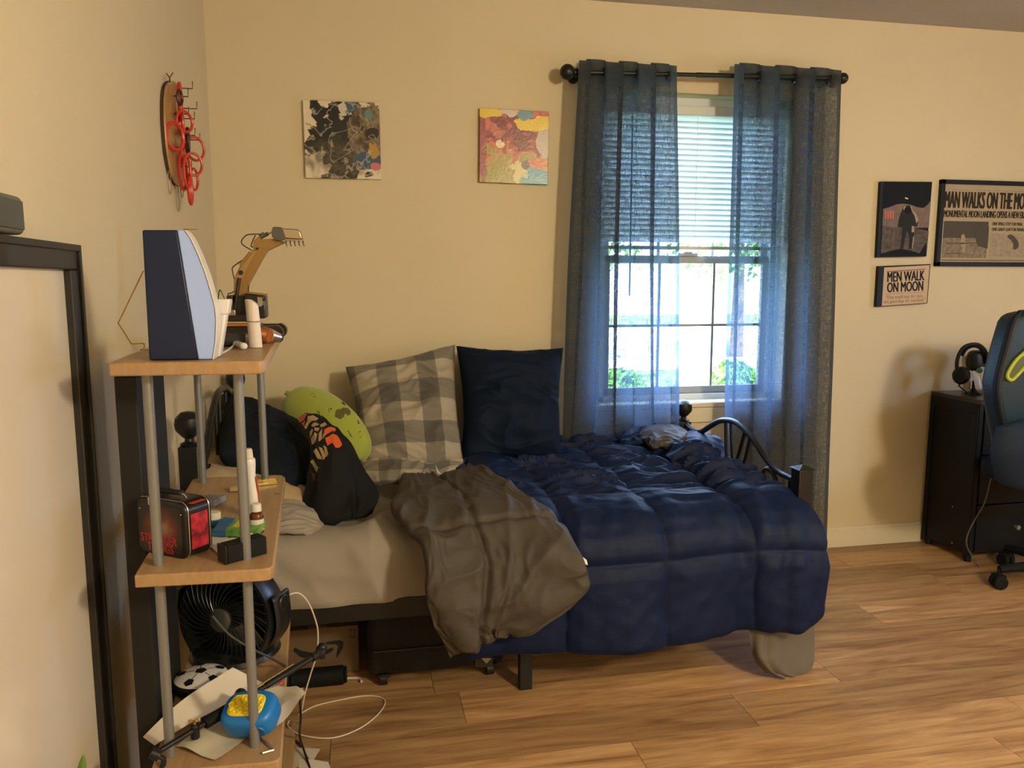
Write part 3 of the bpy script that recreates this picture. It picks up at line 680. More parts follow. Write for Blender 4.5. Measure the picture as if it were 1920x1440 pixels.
# the shirt is laid out in photo-like coordinates: rows from the top fold to the hem
TR = [[(556, 792, 2.66), (570, 781, 2.68), (590, 781, 2.70), (612, 792, 2.72), (628, 806, 2.72)],
      [(563, 812, 2.60), (590, 800, 2.62), (612, 808, 2.66), (632, 818, 2.70), (652, 832, 2.70)],
      [(582, 840, 2.53), (600, 830, 2.53), (628, 832, 2.56), (650, 845, 2.60), (668, 862, 2.64)],
      [(584, 872, 2.48), (606, 865, 2.46), (635, 868, 2.46), (655, 875, 2.52), (682, 890, 2.58)],
      [(578, 905, 2.45), (605, 905, 2.42), (640, 905, 2.42), (665, 905, 2.46), (696, 912, 2.52)],
      [(572, 938, 2.43), (605, 945, 2.39), (640, 945, 2.40), (668, 938, 2.42), (709, 930, 2.46)],
      [(580, 965, 2.42), (605, 972, 2.37), (640, 968, 2.38), (665, 962, 2.40), (702, 955, 2.42)],
      [(586, 984, 2.41), (610, 986, 2.38), (640, 976, 2.38), (668, 972, 2.39), (696, 964, 2.40)]]
ft = netf(TR)
def proj(p):
    d = p-Vector((0, 0, ZC)); k = d.dot(FV); return 960+FPX*d.dot(RV)/k, 720-FPX*d.dot(UV_)/k
Z = lambda P: [(520+a*220/1131, 720+b*220/1131) for a, b in P]      # print outlines measured on the cloth
PR = [(3, [(195, 345), (235, 305), (285, 315), (262, 370), (225, 395)]), (3, [(240, 400), (275, 370), (265, 430)]), (1, [(290, 345), (330, 320), (380, 355), (300, 415)]), (1, [(265, 440), (290, 385), (315, 400), (285, 455)]),
      (1, [(330, 430), (360, 395), (392, 400), (350, 450)]), (1, [(400, 405), (445, 395), (450, 425), (405, 430)]), (1, [(322, 480), (345, 455), (352, 480), (330, 540)]), (1, [(360, 455), (400, 440), (385, 480), (362, 480)]),
      (1, [(340, 545), (368, 495), (385, 510), (380, 590), (355, 600)]), (1, [(395, 495), (420, 445), (425, 545), (400, 570)]), (1, [(435, 500), (445, 480), (460, 500), (430, 545)]),
      (4, [(440, 455), (500, 435), (535, 450), (540, 475), (500, 490), (445, 510)]), (4, [(455, 535), (520, 512), (560, 530), (598, 610), (580, 635), (545, 642), (512, 592), (478, 610)]),
      (1, [(370, 660), (395, 640), (440, 735), (410, 735)]), (1, [(405, 620), (430, 625), (470, 700), (450, 745)]), (1, [(440, 600), (470, 620), (490, 690), (475, 720)]), (2, [(350, 760), (372, 740), (415, 820), (400, 865)]), (5, [(345, 850), (385, 880), (385, 945), (360, 930)])]
PR = [(a, Z(b)) for a, b in PR]
def mtee(u, v):
    x, y = proj(ft(u, v))
    for k, P in PR:
        if inpoly(x, y, P): return k
    return 0
tag(shell('t_shirt', ft, 190, 230, .012, [TEE, TN, OLV, DRED, OR, MRN], None, lambda u, v: (.020*math.exp(-((u-.60-.12*v)/.05)**2)-.022*math.exp(-((u-.70-.03*v)/.04)**2))*max(0, v-.25)*1.8+.010*nz(u*4, v*4, 2)*v+.008*max(0, ridge(u*3+v*2, v*2-u*2, 4)), mtee, edge=0), 'charcoal t-shirt with orange and tan print draped beside the plush', 't-shirt')
# green pickle plush
PG = mat('green_plush', (.30, .36, .045), .85, sheen=.4, bump=.15, bscale=120, var=.08, vscale=6); PD = mat('dark_stitch', (.012, .014, .01), .8); PB = mat('brown_felt', (.10, .085, .025), .85)
pl = thing('pickle_plush', 'green pickle-shaped plush toy with a brown moustache behind the t-shirt', 'plush toy', on(620, 850, y=2.86))
pc = on(612, 800, y=2.93); ax = (on(672, 848, y=2.84)-on(552, 752, y=3.02)).normalized(); zf = Vector((0, -1, .0)); zf = (zf-ax*zf.dot(ax)).normalized(); yf = zf.cross(ax)
MP = Matrix((ax, yf, zf)).transposed().to_4x4(); MP = Matrix.Translation(pc) @ MP
Lh, Wh, Th = .205, .112, .085
ZP = [(520+a*220/1131, 720+b*220/1131) for a, b in ()]
DEC = [(2, [(552, 300), (565, 250), (600, 240), (640, 228), (680, 232), (708, 260), (700, 302), (670, 300), (655, 285), (640, 320), (605, 338), (560, 320)]),
       (1, [(617, 172), (630, 170), (655, 195), (655, 210), (640, 200), (622, 185)]), (1, [(493, 262), (500, 240), (520, 233), (538, 240), (515, 243), (503, 252), (500, 265)]), (1, [(770, 352), (780, 350), (790, 385), (782, 385)]),
       (1, [(372, 238), (400, 265), (410, 295), (460, 325), (485, 350), (492, 375), (520, 395), (530, 420), (560, 440), (552, 444), (522, 424), (512, 398), (486, 380), (478, 353), (452, 330), (404, 300), (392, 268)]),
       (1, [(670, 430), (690, 460), (700, 475), (720, 515), (714, 516), (692, 480), (684, 462)])]
DEC = [(a, Z(b)) for a, b in DEC]
bm = bmesh.new(); NU, NVv = 200, 130; G = []
for j in range(NVv+1):
    th = PI*j/NVv; r = []
    for i in range(NU):
        a = 2*PI*i/NU; q = abs(math.sin(th))**.82
        r.append(MP @ Vector((-Lh*math.cos(th)*(1), Wh*q*math.cos(a)*(1+.05*math.cos(th)), Th*q*math.sin(a))))
    G.append(r)
vs = [[bm.verts.new(p) for p in (r if 0 < j < NVv else r[:1])] for j, r in enumerate(G)]
for j in range(NVv):
    for i in range(NU):
        A, B = vs[j], vs[j+1]; k = (i+1) % NU
        if len(A) == 1: f = bm.faces.new((A[0], B[i], B[k]))
        elif len(B) == 1: f = bm.faces.new((A[i], B[0], A[k]))
        else: f = bm.faces.new((A[i], B[i], B[k], A[k]))
        c = f.calc_center_median()
        if (c-pc).dot(zf) > 0:
            x, y_ = proj(c)
            for kk, P in DEC:
                if inpoly(x, y_, P): f.material_index = kk; break
            if f.material_index == 0:
                for cx, cy, ra, rb in ((345, 110, 26, 17), (798, 485, 17, 32)):
                    X_, Y_ = (x-520)*1131/220-cx, (y_-720)*1131/220-cy
                    e = math.hypot(X_/ra, Y_/rb)
                    if .82 < e < 1.05: f.material_index = 3
bmesh.ops.recalc_face_normals(bm, faces=bm.faces)
obj('body', bm, [PG, PD, PB, mat('olive_stitch', (.13, .17, .03), .8)], pl, angle=180)
bm = bmesh.new(); tube(bm, pxy([(558, 745), (548, 740), (540, 738), (535, 735)], 3.0), lambda t: .014-.005*t, 10, 5); obj('stem', bm, mat('green_stem', (.22, .26, .05), .85, sheen=.3), pl)

# ================================================================= UNDER THE BED
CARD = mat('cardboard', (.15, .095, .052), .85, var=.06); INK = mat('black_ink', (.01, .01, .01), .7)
by = 2.47; bl, br = on(520, 1262, y=by), on(674, 1262, y=by)
bxh = on(674, 1172, y=by).z
cb = thing('cardboard_box', 'brown cardboard box with black curved arrow print under the bed', 'box', ((bl.x+br.x)/2, by+.16, 0))
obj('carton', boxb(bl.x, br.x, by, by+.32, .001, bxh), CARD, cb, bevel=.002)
obj('tape', boxb((bl.x+br.x)/2-.03, (bl.x+br.x)/2+.03, by+.001, by+.319, bxh+.0002, bxh+.0008), mat('tape', (.28, .2, .1), .3), cb)
zz5 = lambda P: [(230+a/3.6, 1040+b/3.6) for a, b in P]
bm = bmesh.new(); pexy(bm, zz5([(1150, 650), (1200, 690), (1270, 705), (1340, 690), (1410, 655), (1425, 640), (1418, 625), (1380, 640), (1320, 655), (1270, 660), (1210, 650), (1160, 625)]), by-.0004, -.0006)
pexy(bm, zz5([(1365, 600), (1385, 588), (1430, 580), (1470, 578), (1490, 590), (1488, 625), (1465, 670), (1445, 695), (1440, 690), (1450, 640), (1455, 615), (1440, 605), (1400, 607)]), by-.0004, -.0006)
obj('printed_arrow', bm, INK, cb, smooth=False)
bm = bmesh.new()
for x in (1537, 1563): pexy(bm, zz5([(x-2, 548), (x-2, 512), (x-9, 512), (x, 498), (x+9, 512), (x+2, 512), (x+2, 548)]), by-.0004, -.0006)
pexy(bm, zz5([(1530, 552), (1572, 552), (1572, 557), (1530, 557)]), by-.0004, -.0006)
obj('this_way_up_mark', bm, INK, cb, smooth=False)
bm = bmesh.new(); a = on(545, 1278, y=2.40); b = on(645, 1276, y=2.40); a.z = b.z = .031; cyl(bm, a, b, .03, n=28); cyl(bm, a-Vector((.012, 0, 0)), a, .026, n=28); cyl(bm, b, b+Vector((.01, 0, 0)), .026, n=28)
tag(obj('black_tube', bm, BLKM, bevel=.004), 'black cylinder lying on the floor before the cardboard box', 'tube')
sx0, sx1 = on(690, 1290, y=2.33).x, on(975, 1280, y=2.36).x
su = thing('suitcase', 'black soft suitcase with wheels lying under the bed', 'suitcase', ((sx0+sx1)/2, 2.6, 0))
obj('body', boxb(sx0, sx1-.05, 2.36, 2.95, .028, .262), mat('black_nylon', (.006, .007, .009), .8, bump=.3, bscale=300), su, bevel=.03, seg=4)
bm = bmesh.new(); q = [(sx0+.02, 2.352, .12), (sx1-.07, 2.352, .12)]; tube(bm, q, .004, 6, 2); obj('zip', bm, BLK, su)
for x, y in ((sx0+.05, 2.37), (sx1-.10, 2.37), (sx0+.05, 2.92), (sx1-.10, 2.92)):
    bm = bmesh.new(); cyl(bm, (x-.012, y, .0205), (x+.012, y, .0205), .020, n=20); box(bm, (x, y, .034), (.034, .03, .012)); obj('wheel', bm, BLK, su, bevel=.002)
bm = bmesh.new(); ly = 2.353
pexy(bm, [(902, 1234), (922, 1234), (912, 1244)], ly-.002, -.001)
obj('label_emblem', bm, mat('silver_print', (.42, .38, .33), .5), su, smooth=False)
bm = bmesh.new(); pexy(bm, [(891, 1232), (924, 1232), (924, 1249), (891, 1250)], ly, -.0015); obj('label', bm, mat('dark_label', (.03, .03, .032), .6), su, smooth=False)

# ================================================================= WALL ART
def pour(name, dark):
    m = bpy.data.materials.new(name); m.use_nodes = True; nt = m.node_tree; b = nt.nodes['Principled BSDF']
    uv = nd(nt, 'ShaderNodeTexCoord'); mp = nd(nt, 'ShaderNodeMapping'); nt.links.new(uv.outputs['Generated'], mp.inputs[0])
    s = nd(nt, 'ShaderNodeSeparateXYZ'); nt.links.new(mp.outputs[0], s.inputs[0]); X, Z_ = s.outputs[0], s.outputs[2]
    def N(sc_, seed, dist=1.5, det=4):
        n = nd(nt, 'ShaderNodeTexNoise', noise_dimensions='4D'); n.inputs['W'].default_value = seed; n.inputs['Scale'].default_value = sc_; n.inputs['Detail'].default_value = det; n.inputs['Distortion'].default_value = dist
        nt.links.new(mp.outputs[0], n.inputs['Vector']); return n.outputs[0]
    def blob(cx, cz, rx, rz, seed, amt=.9, soft=.03, sc_=4):
        dx = math_(nt, 'DIVIDE', math_(nt, 'SUBTRACT', X, cx), rx); dz = math_(nt, 'DIVIDE', math_(nt, 'SUBTRACT', Z_, cz), rz)
        d = math_(nt, 'SQRT', math_(nt, 'ADD', math_(nt, 'MULTIPLY', dx, dx), math_(nt, 'MULTIPLY', dz, dz)))
        d = math_(nt, 'ADD', d, math_(nt, 'MULTIPLY', math_(nt, 'SUBTRACT', N(sc_, seed, 1.0, 6), .5), amt*5))
        r = nd(nt, 'ShaderNodeMapRange'); r.inputs[1].default_value = 1+soft; r.inputs[2].default_value = 1-soft; nt.links.new(d, r.inputs[0]); return r.outputs[0]
    if dark:
        c = mixc(nt, blob(.5, .5, .50, .50, 1, .55), (.66, .60, .47), (.012, .012, .014))
        v = N(2.2, 9, 1.6, 3); lines = ramp(nt, v, [(.47, (0, 0, 0)), (.5, (1, 1, 1)), (.515, (0, 0, 0))])
        right = blob(.80, .55, .24, .38, 2, .5)
        c2 = ramp(nt, N(2, 5, 2.2, 4), [(.3, (.012, .012, .012)), (.42, (.07, .045, .025)), (.52, (.23, .19, .13)), (.6, (.10, .06, .03)), (.72, (.42, .38, .30))])
        c = mixc(nt, right, c, c2)
        low = blob(.45, .25, .42, .22, 4, .6, .4); c = mixc(nt, math_(nt, 'MULTIPLY', low, .75), c, ramp(nt, N(3.2, 15, 2.2, 4), [(.38, (.01, .01, .01)), (.5, (.10, .085, .06)), (.58, (.02, .02, .02)), (.66, (.36, .32, .24))]))
        c = mixc(nt, blob(.83, .25, .16, .10, 6, .5), c, (.03, .08, .16)); c = mixc(nt, blob(.9, .36, .07, .1, 7, .5), c, (.40, .24, .05)); c = mixc(nt, blob(.93, .17, .07, .045, 8, .4), c, (.5, .15, .17))
        c = mixc(nt, blob(.62, .93, .10, .08, 18, .5), c, (.05, .10, .14)); c = mixc(nt, blob(.86, .85, .05, .06, 28, .4), c, (.10, .22, .20))
        c = mixc(nt, blob(.89, .60, .10, .10, 21, .5), c, (.012, .01, .01)); c = mixc(nt, blob(.5, .9, .07, .1, 31, .7), c, (.5, .48, .42))
        mk = blob(.5, .5, .5, .5, 1, .55); c = mixc(nt, math_(nt, 'MULTIPLY', math_(nt, 'MULTIPLY', lines, .55), mk), c, (.55, .52, .45))
    else:
        t = math_(nt, 'ADD', Z_, math_(nt, 'MULTIPLY', math_(nt, 'SUBTRACT', N(3.2, 3, 1.5, 6), .5), 1.7))
        c = ramp(nt, t, [(.12, (.30, .25, .03)), (.32, (.36, .27, .05)), (.42, (.50, .13, .03)), (.52, (.36, .045, .022)), (.62, (.19, .018, .018)), (.85, (.20, .022, .022)), (.95, (.50, .12, .10))])
        c = mixc(nt, blob(.04, .5, .07, .55, 4, .3, .1), c, (.28, .05, .06))
        c = mixc(nt, blob(.98, .60, .16, .30, 5, .35), c, (.50, .42, .38)); c = mixc(nt, blob(.80, .80, .30, .085, 6, .5), c, (.72, .52, .03)); c = mixc(nt, blob(.15, .95, .18, .07, 7, .5), c, (.66, .50, .04))
        c = mixc(nt, blob(.42, .98, .12, .07, 9, .5), c, (.55, .48, .42)); c = mixc(nt, blob(.65, .94, .09, .06, 10, .4), c, (.12, .28, .36)); c = mixc(nt, blob(.85, .07, .24, .15, 11, .45), c, (.05, .28, .40))
        c = mixc(nt, blob(.86, .27, .14, .06, 12, .6), c, (.55, .13, .03)); c = mixc(nt, blob(.55, .18, .10, .14, 13, 1.1), c, (.55, .50, .20)); c = mixc(nt, blob(.28, .55, .06, .06, 14, .9), c, (.75, .60, .40))
        c = mixc(nt, blob(.66, .27, .06, .07, 15, .5), c, (.10, .03, .01))
    nt.links.new(c, b.inputs['Base Color']); b.inputs['Roughness'].default_value = .3
    n_ = N(9, 2, 2, 5); bp = nd(nt, 'ShaderNodeBump'); bp.inputs['Strength'].default_value = .25; bp.inputs['Distance'].default_value = .003; nt.links.new(n_, bp.inputs['Height']); nt.links.new(bp.outputs[0], b.inputs['Normal'])
    return m
def canvas(x0, x1, z0, z1, m, lab, rot=0):
    t = thing('canvas_painting', lab, 'painting', ((x0+x1)/2, D-.008, z0), 'poured paint canvases')
    M = Matrix.Translation(((x0+x1)/2, D-.0095, (z0+z1)/2)) @ Matrix.Rotation(math.radians(rot), 4, 'Y'); W_, H_ = x1-x0, z1-z0
    obj('canvas', box(bmesh.new(), (0, 0, 0), (W_, .018, H_)), m, t, M=M, bevel=.002)
    bm = bmesh.new()
    for s in (-1, 1): box(bm, (s*(W_/2-.012), .0093, 0), (.02, .0004, H_-.02))
    for s in (-1, 1): box(bm, (0, .0093, s*(H_/2-.012)), (W_-.02, .0004, .02))
    obj('stretcher', bm, mat('pine', (.4, .27, .14), .6), t, M=M)
canvas(-.186, .110, 1.690, 1.988, pour('black_pour', True), 'square canvas of swirled black, white and brown paint, above the plush', -.3)
canvas(.512, .804, 1.688, 1.985, pour('red_pour', False), 'square canvas of red, yellow and turquoise poured paint beside the curtain', .6)
# astronaut picture
YF = D-.022
def frame3(name, pts, Y, depth, fw, m, parent):
    """mitred frame: outer pixel quad on plane Y, real width fw"""
    P = pxy(pts, Y); c = sum(P, Vector())/4; bm = bmesh.new(); I = []
    for p in P: I.append(p+Vector((math.copysign(fw, c.x-p.x), 0, math.copysign(fw, c.z-p.z))))
    for i in range(4):
        j = (i+1) % 4; extr(bm, [P[i], P[j], I[j], I[i]], (0, depth, 0))
    bmesh.ops.remove_doubles(bm, verts=bm.verts, dist=1e-5); obj(name, bm, m, parent, bevel=.0015, smooth=False); return P, I
FRM = mat('black_frame', (.006, .008, .013), .5, spec=.25)
def zz1(P): return [(1620+a*300/1440, 300+b*300/1440) for a, b in P]
def flat(nm, P, Y, m, par): bm = bmesh.new(); pexy(bm, P, Y, -.0003); return obj(nm, bm, m, par, smooth=False)
t = thing('astronaut_picture', 'dark photo print of an astronaut standing on the moon', 'picture', on(1697, 484, y=D-.01))
q = zz1([(155, 192), (616, 196), (562, 868), (118, 876)])
bm = bmesh.new(); pexy(bm, q, YF, .0215); obj('panel', bm, FRM, t, bevel=.002, smooth=False)
flat('print', zz1([(180, 200), (612, 200), (560, 862), (148, 868)]), YF-.0004, mat('print_night', (.007, .009, .013), .6, spec=.15), t)
flat('print', zz1([(172, 440), (230, 425), (290, 400), (350, 392), (420, 402), (480, 425), (535, 432), (575, 400), (603, 360), (583, 610), (165, 610)]), YF-.0009, mat('print_hill', (.15, .105, .09), .6, var=.2, vscale=30), t)
flat('print', zz1([(166, 590), (250, 605), (350, 600), (450, 610), (583, 640), (562, 860), (149, 866)]), YF-.0014, mat('print_ground', (.075, .058, .052), .7, var=.5, vscale=60), t)
flat('print', zz1([(150, 845), (250, 815), (330, 800), (420, 815), (500, 840), (560, 740), (562, 862), (149, 866)]), YF-.0019, mat('print_shadow', (.006, .007, .009), .6, spec=.15), t)
bm = bmesh.new()
for k in range(4): pexy(bm, zz1([(188+k*22, 452+8*(k % 2)), (203+k*22, 458), (202+k*22, 525), (188+k*22, 530)]), YF-.0019, -.0003)
obj('print_flag', bm, mat('print_red', (.45, .13, .10), .6), t, smooth=False)
flat('print_light', zz1([(370, 335), (398, 345), (394, 355), (368, 345)]), YF-.0009, mat('print_white', (.7, .68, .62), .6), t)
SUIT = mat('print_suit', (.022, .022, .024), .6, spec=.15); SUL = mat('print_suit_lit', (.33, .24, .18), .6)
bm = bmesh.new()
for P in ([(345, 450), (352, 425), (375, 410), (410, 408), (432, 425), (438, 455), (470, 480), (490, 545), (478, 600), (455, 598), (450, 640), (450, 700), (438, 800), (405, 800), (408, 700), (390, 640), (365, 720), (352, 800), (325, 800), (340, 700), (345, 610), (325, 605), (305, 598), (315, 530), (330, 480)],): pexy(bm, zz1(P), YF-.0024, -.0003)
obj('astronaut', bm, SUIT, t, smooth=False)
bm = bmesh.new(); pexy(bm, zz1([(415, 412), (432, 425), (440, 455), (470, 482), (490, 545), (470, 570), (455, 500), (440, 480), (428, 450)]), YF-.0028, -.0003); pexy(bm, zz1([(432, 590), (450, 598), (452, 650), (428, 650)]), YF-.0028, -.0003); pexy(bm, zz1([(442, 690), (452, 690), (438, 800), (430, 798)]), YF-.0028, -.0003); pexy(bm, zz1([(352, 440), (358, 420), (380, 412), (375, 425), (362, 450)]), YF-.0028, -.0003)
obj('astronaut_highlight', bm, SUL, t, smooth=False)
bm = bmesh.new(); pexy(bm, zz1([(362, 455), (368, 430), (400, 425), (425, 440), (425, 470), (400, 485), (372, 480)]), YF-.0032, -.0003); obj('astronaut_visor', bm, mat('print_visor', (.008, .007, .007), .6, spec=.15), t, smooth=False)
# MEN WALK ON MOON
t = thing('framed_sign', 'small framed cream print reading MEN WALK ON MOON below the astronaut picture', 'picture', on(1692, 575, y=D-.01))
PAPER = mat('cream_print', (.50, .37, .24), .6, var=.03)
bm = bmesh.new(); pexy(bm, zz1([(135, 955), (600, 936), (572, 1290), (112, 1322)]), YF, .0215); obj('frame', bm, FRM, t, bevel=.0015, smooth=False)
flat('print', zz1([(182, 968), (590, 946), (564, 1285), (160, 1314)]), YF-.0004, PAPER, t)
INKB = mat('navy_ink', (.008, .010, .016), .6, spec=.15); BRN = mat('brown_ink', (.22, .13, .07), .6)
def pt(nm, s, size, a, b, sx, m=INKB, rot=2.5, par=None, Y=YF-.0012, shear=0):
    c = on(1620+a*300/1440, 300+b*300/1440, y=Y)
    return text(nm, s, size, Matrix.Translation(c) @ Matrix.Rotation(math.radians(-rot), 4, 'Y') @ FRONT, m, par or t, extrude=.0002, sx=sx, shear=shear, bold=(.0016 if size > .04 else 0))
pt('lettering', 'MEN WALK', .066, 376, 1052, .58); pt('lettering', 'ON MOON', .066, 372, 1146, .58)
pt('small_print', '"One small step for man,', .022, 365, 1230, .9, BRN, shear=.2); pt('small_print', 'one giant leap for mankind."', .022, 362, 1268, .9, BRN, shear=.2)
flat('rule', zz1([(190, 1207), (545, 1186), (545, 1189), (190, 1210)]), YF-.0008, BRN, t)
flat('rule', zz1([(205, 1000), (550, 978), (550, 988), (205, 1010)]), YF-.0008, BRN, t)
# MAN WALKS ON THE MOON
t = thing('framed_newspaper', 'large framed newspaper page with the headline MAN WALKS ON THE MOON', 'picture', on(1850, 498, y=D-.01))
XE = on(1980, 420, y=YF).x; x0 = on(1762, 420, y=YF).x
P = [on(1768, 336, y=YF), on(2005, 344, y=YF), on(1985, 501, y=YF), on(1755, 499, y=YF)]
xl = (P[0].x+P[3].x)/2; xr_ = xl+.62; zt_, zb_ = (P[0].z), (P[3].z)
bm = bmesh.new(); f_ = .020
boxb(xl, xr_, YF, D-.0005, zt_-f_, zt_, bm); boxb(xl, xr_, YF, D-.0005, zb_, zb_+f_, bm); boxb(xl, xl+f_, YF, D-.0005, zb_, zt_, bm); boxb(xr_-f_, xr_, YF, D-.0005, zb_, zt_, bm)
obj('frame', bm, FRM, t, bevel=.0015, smooth=False)
NEWS = mat('newsprint', (.36, .29, .19), .7, var=.04, vscale=12)
obj('print', boxb(xl+f_, xr_-f_, D-.012, D-.004, zb_+f_, zt_-f_), NEWS, t, smooth=False)
YN = D-.0125
NI = mat('news_ink', (.030, .025, .018), .7, spec=.15); PHD = mat('halftone_dark', (.055, .048, .036), .7); PHM = mat('halftone_mid', (.19, .155, .105), .7, var=.35, vscale=60); PHL = mat('halftone_light', (.30, .25, .17), .7, var=.2, vscale=60)
def nt_(s, size, x, z, sx): return text('lettering', s, size, Matrix.Translation((x, YN, z)) @ FRONT, NI, t, extrude=.0002, sx=sx, align_x='LEFT', bold=size*.026)
xa = xl+f_+.012
nt_('MAN WALKS ON THE MOON', .110, xa-.006, zt_-.096, .345)
nt_('MONUMENTAL MOON LANDING OPENS A NEW ERA', .046, xa-.004, zt_-.158, .41)
nt_('ONE SMALL STEP FOR MAN,', .022, xa+.265, zt_-.200, .62); nt_('ONE GIANT LEAP FOR MANKIND', .022, xa+.265, zt_-.226, .62)
def nb(x0, x1, z0, z1, m, nm='photo_print', k=0): return obj(nm, boxb(x0, x1, YN-.0003-k*.0003, YN-k*.0003, z0, z1), m, t, smooth=False)
nb(xa, xa+.245, zb_+.04, zt_-.190, PHM); nb(xa, xa+.245, zt_-.268, zt_-.190, PHD, k=1)
nb(xa+.262, xa+.54, zb_+.046, zt_-.245, PHL)
nb(xa+.0, xr_-f_-.012, zt_-.048, zt_-.042, PHL); nb(xa, xr_-f_-.012, zb_+.027, zb_+.030, NI)
def zw(a, b): return on(1620+a*300/1440, 300+b*300/1440, y=YN-.001)
def fl2(nm, P_, m): bm = bmesh.new(); extr(bm, [zw(*p) for p in P_], (0, -.0003, 0)); return obj(nm, bm, m, t, smooth=False)
fl2('photo_figure', [(875, 680), (892, 665), (908, 680), (915, 750), (908, 830), (882, 830), (872, 750)], PHL)
fl2('photo_figure', [(1010, 640), (1060, 580), (1100, 560), (1125, 600), (1120, 700), (1110, 800), (1020, 770), (1000, 700)], PHD)
fl2('photo_shadow', [(735, 745), (870, 748), (1010, 742), (1010, 750), (870, 756), (735, 752)], PHD); fl2('photo_shadow', [(730, 838), (890, 836), (890, 842), (730, 845)], PHD)
fl2('photo_footprint', [(1290, 680), (1320, 668), (1355, 690), (1390, 740), (1392, 780), (1365, 808), (1340, 800), (1345, 760), (1325, 720), (1300, 705)], PHD)
# ================================================================= LEFT WALL
FRB = mat('black_wood_frame', (.016, .015, .014), .45)
wb = thing('whiteboard', 'large glossy whiteboard in a black frame on the left wall', 'whiteboard', (XL, 1.2, 0))
yb0, yb1, zb0, zb1 = .60, 1.632, .15, 1.349
bm = boxb(XL+.0005, XL+.022, yb0, yb1, zb1-.047, zb1); boxb(XL+.0005, XL+.022, yb0, yb1, zb0, zb0+.045, bm); boxb(XL+.0005, XL+.022, yb1-.047, yb1, zb0+.045, zb1-.047, bm); boxb(XL+.0005, XL+.022, yb0, yb0+.045, zb0+.045, zb1-.047, bm)
obj('frame', bm, FRB, wb, bevel=.003, smooth=False)
bm = boxb(XL+.022, XL+.027, yb0, yb1, zb1-.012, zb1); boxb(XL+.022, XL+.027, yb1-.010, yb1, zb0, zb1-.012, bm); obj('frame_lip', bm, FRB, wb, bevel=.001, smooth=False)
obj('writing_surface', boxb(XL+.001, XL+.008, yb0+.04, yb1-.04, zb0+.04, zb1-.04), mat('board_white', (.66, .60, .50), .16, coat=.2), wb, smooth=False)
gb = thing('grey_wall_box', 'small grey rounded box on the left wall above the whiteboard', 'wall box', (XL, 1.33, 1.353))
obj('case', boxb(XL+.0005, XL+.03, 1.25, 1.372, 1.352, 1.412), mat('grey_plastic', (.12, .125, .11), .5), gb, bevel=.01, seg=4)
obj('panel', boxb(XL+.03, XL+.0325, 1.262, 1.362, 1.360, 1.404), mat('grey_panel', (.055, .065, .06), .4), gb, bevel=.001)
# plant tip in the lower left
PLT = mat('plant_leaf', (.10, .20, .03), .5)
pt_ = thing('potted_plant', 'green pointed leaf of a plant in front of the whiteboard', 'plant', on(155, 1560, y=1.25))
bm = bmesh.new(); c = on(152, 1560, y=1.25)
lathe(bm, [(0, 0), (.035, 0), (.045, .07), (.042, .07), (.036, .06), (0, .06)], 20, Matrix.Translation((c.x, c.y, c.z))); obj('pot', bm, mat('terracotta', (.3, .12, .06), .8), pt_)
for k, (dx, tip) in enumerate(((0, (155, 1416)), (-.02, (128, 1470)), (.025, (176, 1480)))):
    tp = on(*tip, y=1.25); b0 = Vector((c.x+dx*.3, c.y, c.z+.06))
    def lf(u, v, b0=b0, tp=tp): p = b0.lerp(tp, v); return p+Vector(((u-.5)*.016*math.sin(PI*min(1, v*.9+.08))**.7*(1 if v < .98 else .05), abs(u-.5)*.006, 0))
    shell('leaf', lf, 6, 14, .001, PLT, pt_, edge=0)
# carved slab with hooks and red rings
SL = mat('slab_wood', (.40, .22, .085), .35, var=.25, vscale=9, stretch=(6, 6, 1.2)); BARK = mat('slab_edge', (.05, .03, .018), .8)
hk = thing('hook_board', 'oval wooden slab with wire hooks on the left wall', 'hook board', (XL, 2.62, 1.45))
def wl(px, py, x=XL+.02): return on(px, py, x=x)
out = [(317, 152), (325, 153), (331, 163), (336, 190), (341, 230), (344, 270), (344, 310), (340, 345), (334, 349), (326, 343), (318, 325), (311, 290), (307, 250), (305, 210), (306, 175), (310, 158)]
oc = catmull([wl(*p, x=XL+.008) for p in out], 4, True)
bm = bmesh.new(); extr(bm, oc, (.007, 0, 0)); obj('slab', bm, SL, hk, bevel=.004, seg=3)
oc2 = [Vector((XL+.001, p.y, p.z)) for p in catmull([wl(*p, x=XL+.008) for p in out], 4, True)]
bm = bmesh.new(); extr(bm, oc2, (.0068, 0, 0)); obj('bark_edge', bm, BARK, hk)
WIRE = mat('bronze_wire', (.10, .07, .04), .35, .9)
bm = bmesh.new(); a = wl(318, 152); tube(bm, [wl(312, 138), wl(318, 146), wl(318, 154)], .0018, 6, 2); tube(bm, [wl(324, 137), wl(318, 146)], .0018, 6, 2); obj('top_hook', bm, WIRE, hk)
for px, py in ((340, 165), (349, 203), (331, 180), (344, 222), (332, 213), (345, 253), (355, 262), (338, 312), (333, 277)):
    p = wl(px-6, py, x=XL+.013); bm = bmesh.new(); h_ = p+Vector((.042, 0, 0)); tube(bm, [p, h_, h_+Vector((.001, 0, .022))], .0017, 6, 1, smooth=False); obj('hook', bm, WIRE, hk)
RED = mat('red_plastic', (.50, .035, .02), .35); DRK = mat('dark_plastic_ring', (.03, .012, .012), .4)
def ring(px, py, rx, rz, x, tilt, m, lab, th=.0042, rot=0):
    c = on(px, py, x=x); bm = bmesh.new()
    M = Matrix.Translation(c) @ Matrix.Rotation(math.radians(tilt), 4, 'Z') @ Matrix.Rotation(math.radians(rot), 4, 'X')
    P = [M @ Vector((0, rx*math.cos(a), rz*math.sin(a))) for a in [2*PI*i/32 for i in range(32)]]
    tube(bm, P, th, 8, 1, closed=True)
    return tag(obj('ring', bm, m), lab, 'ring', 'rings hanging on the hook board')
x1, x2 = XL+.030, XL+.046
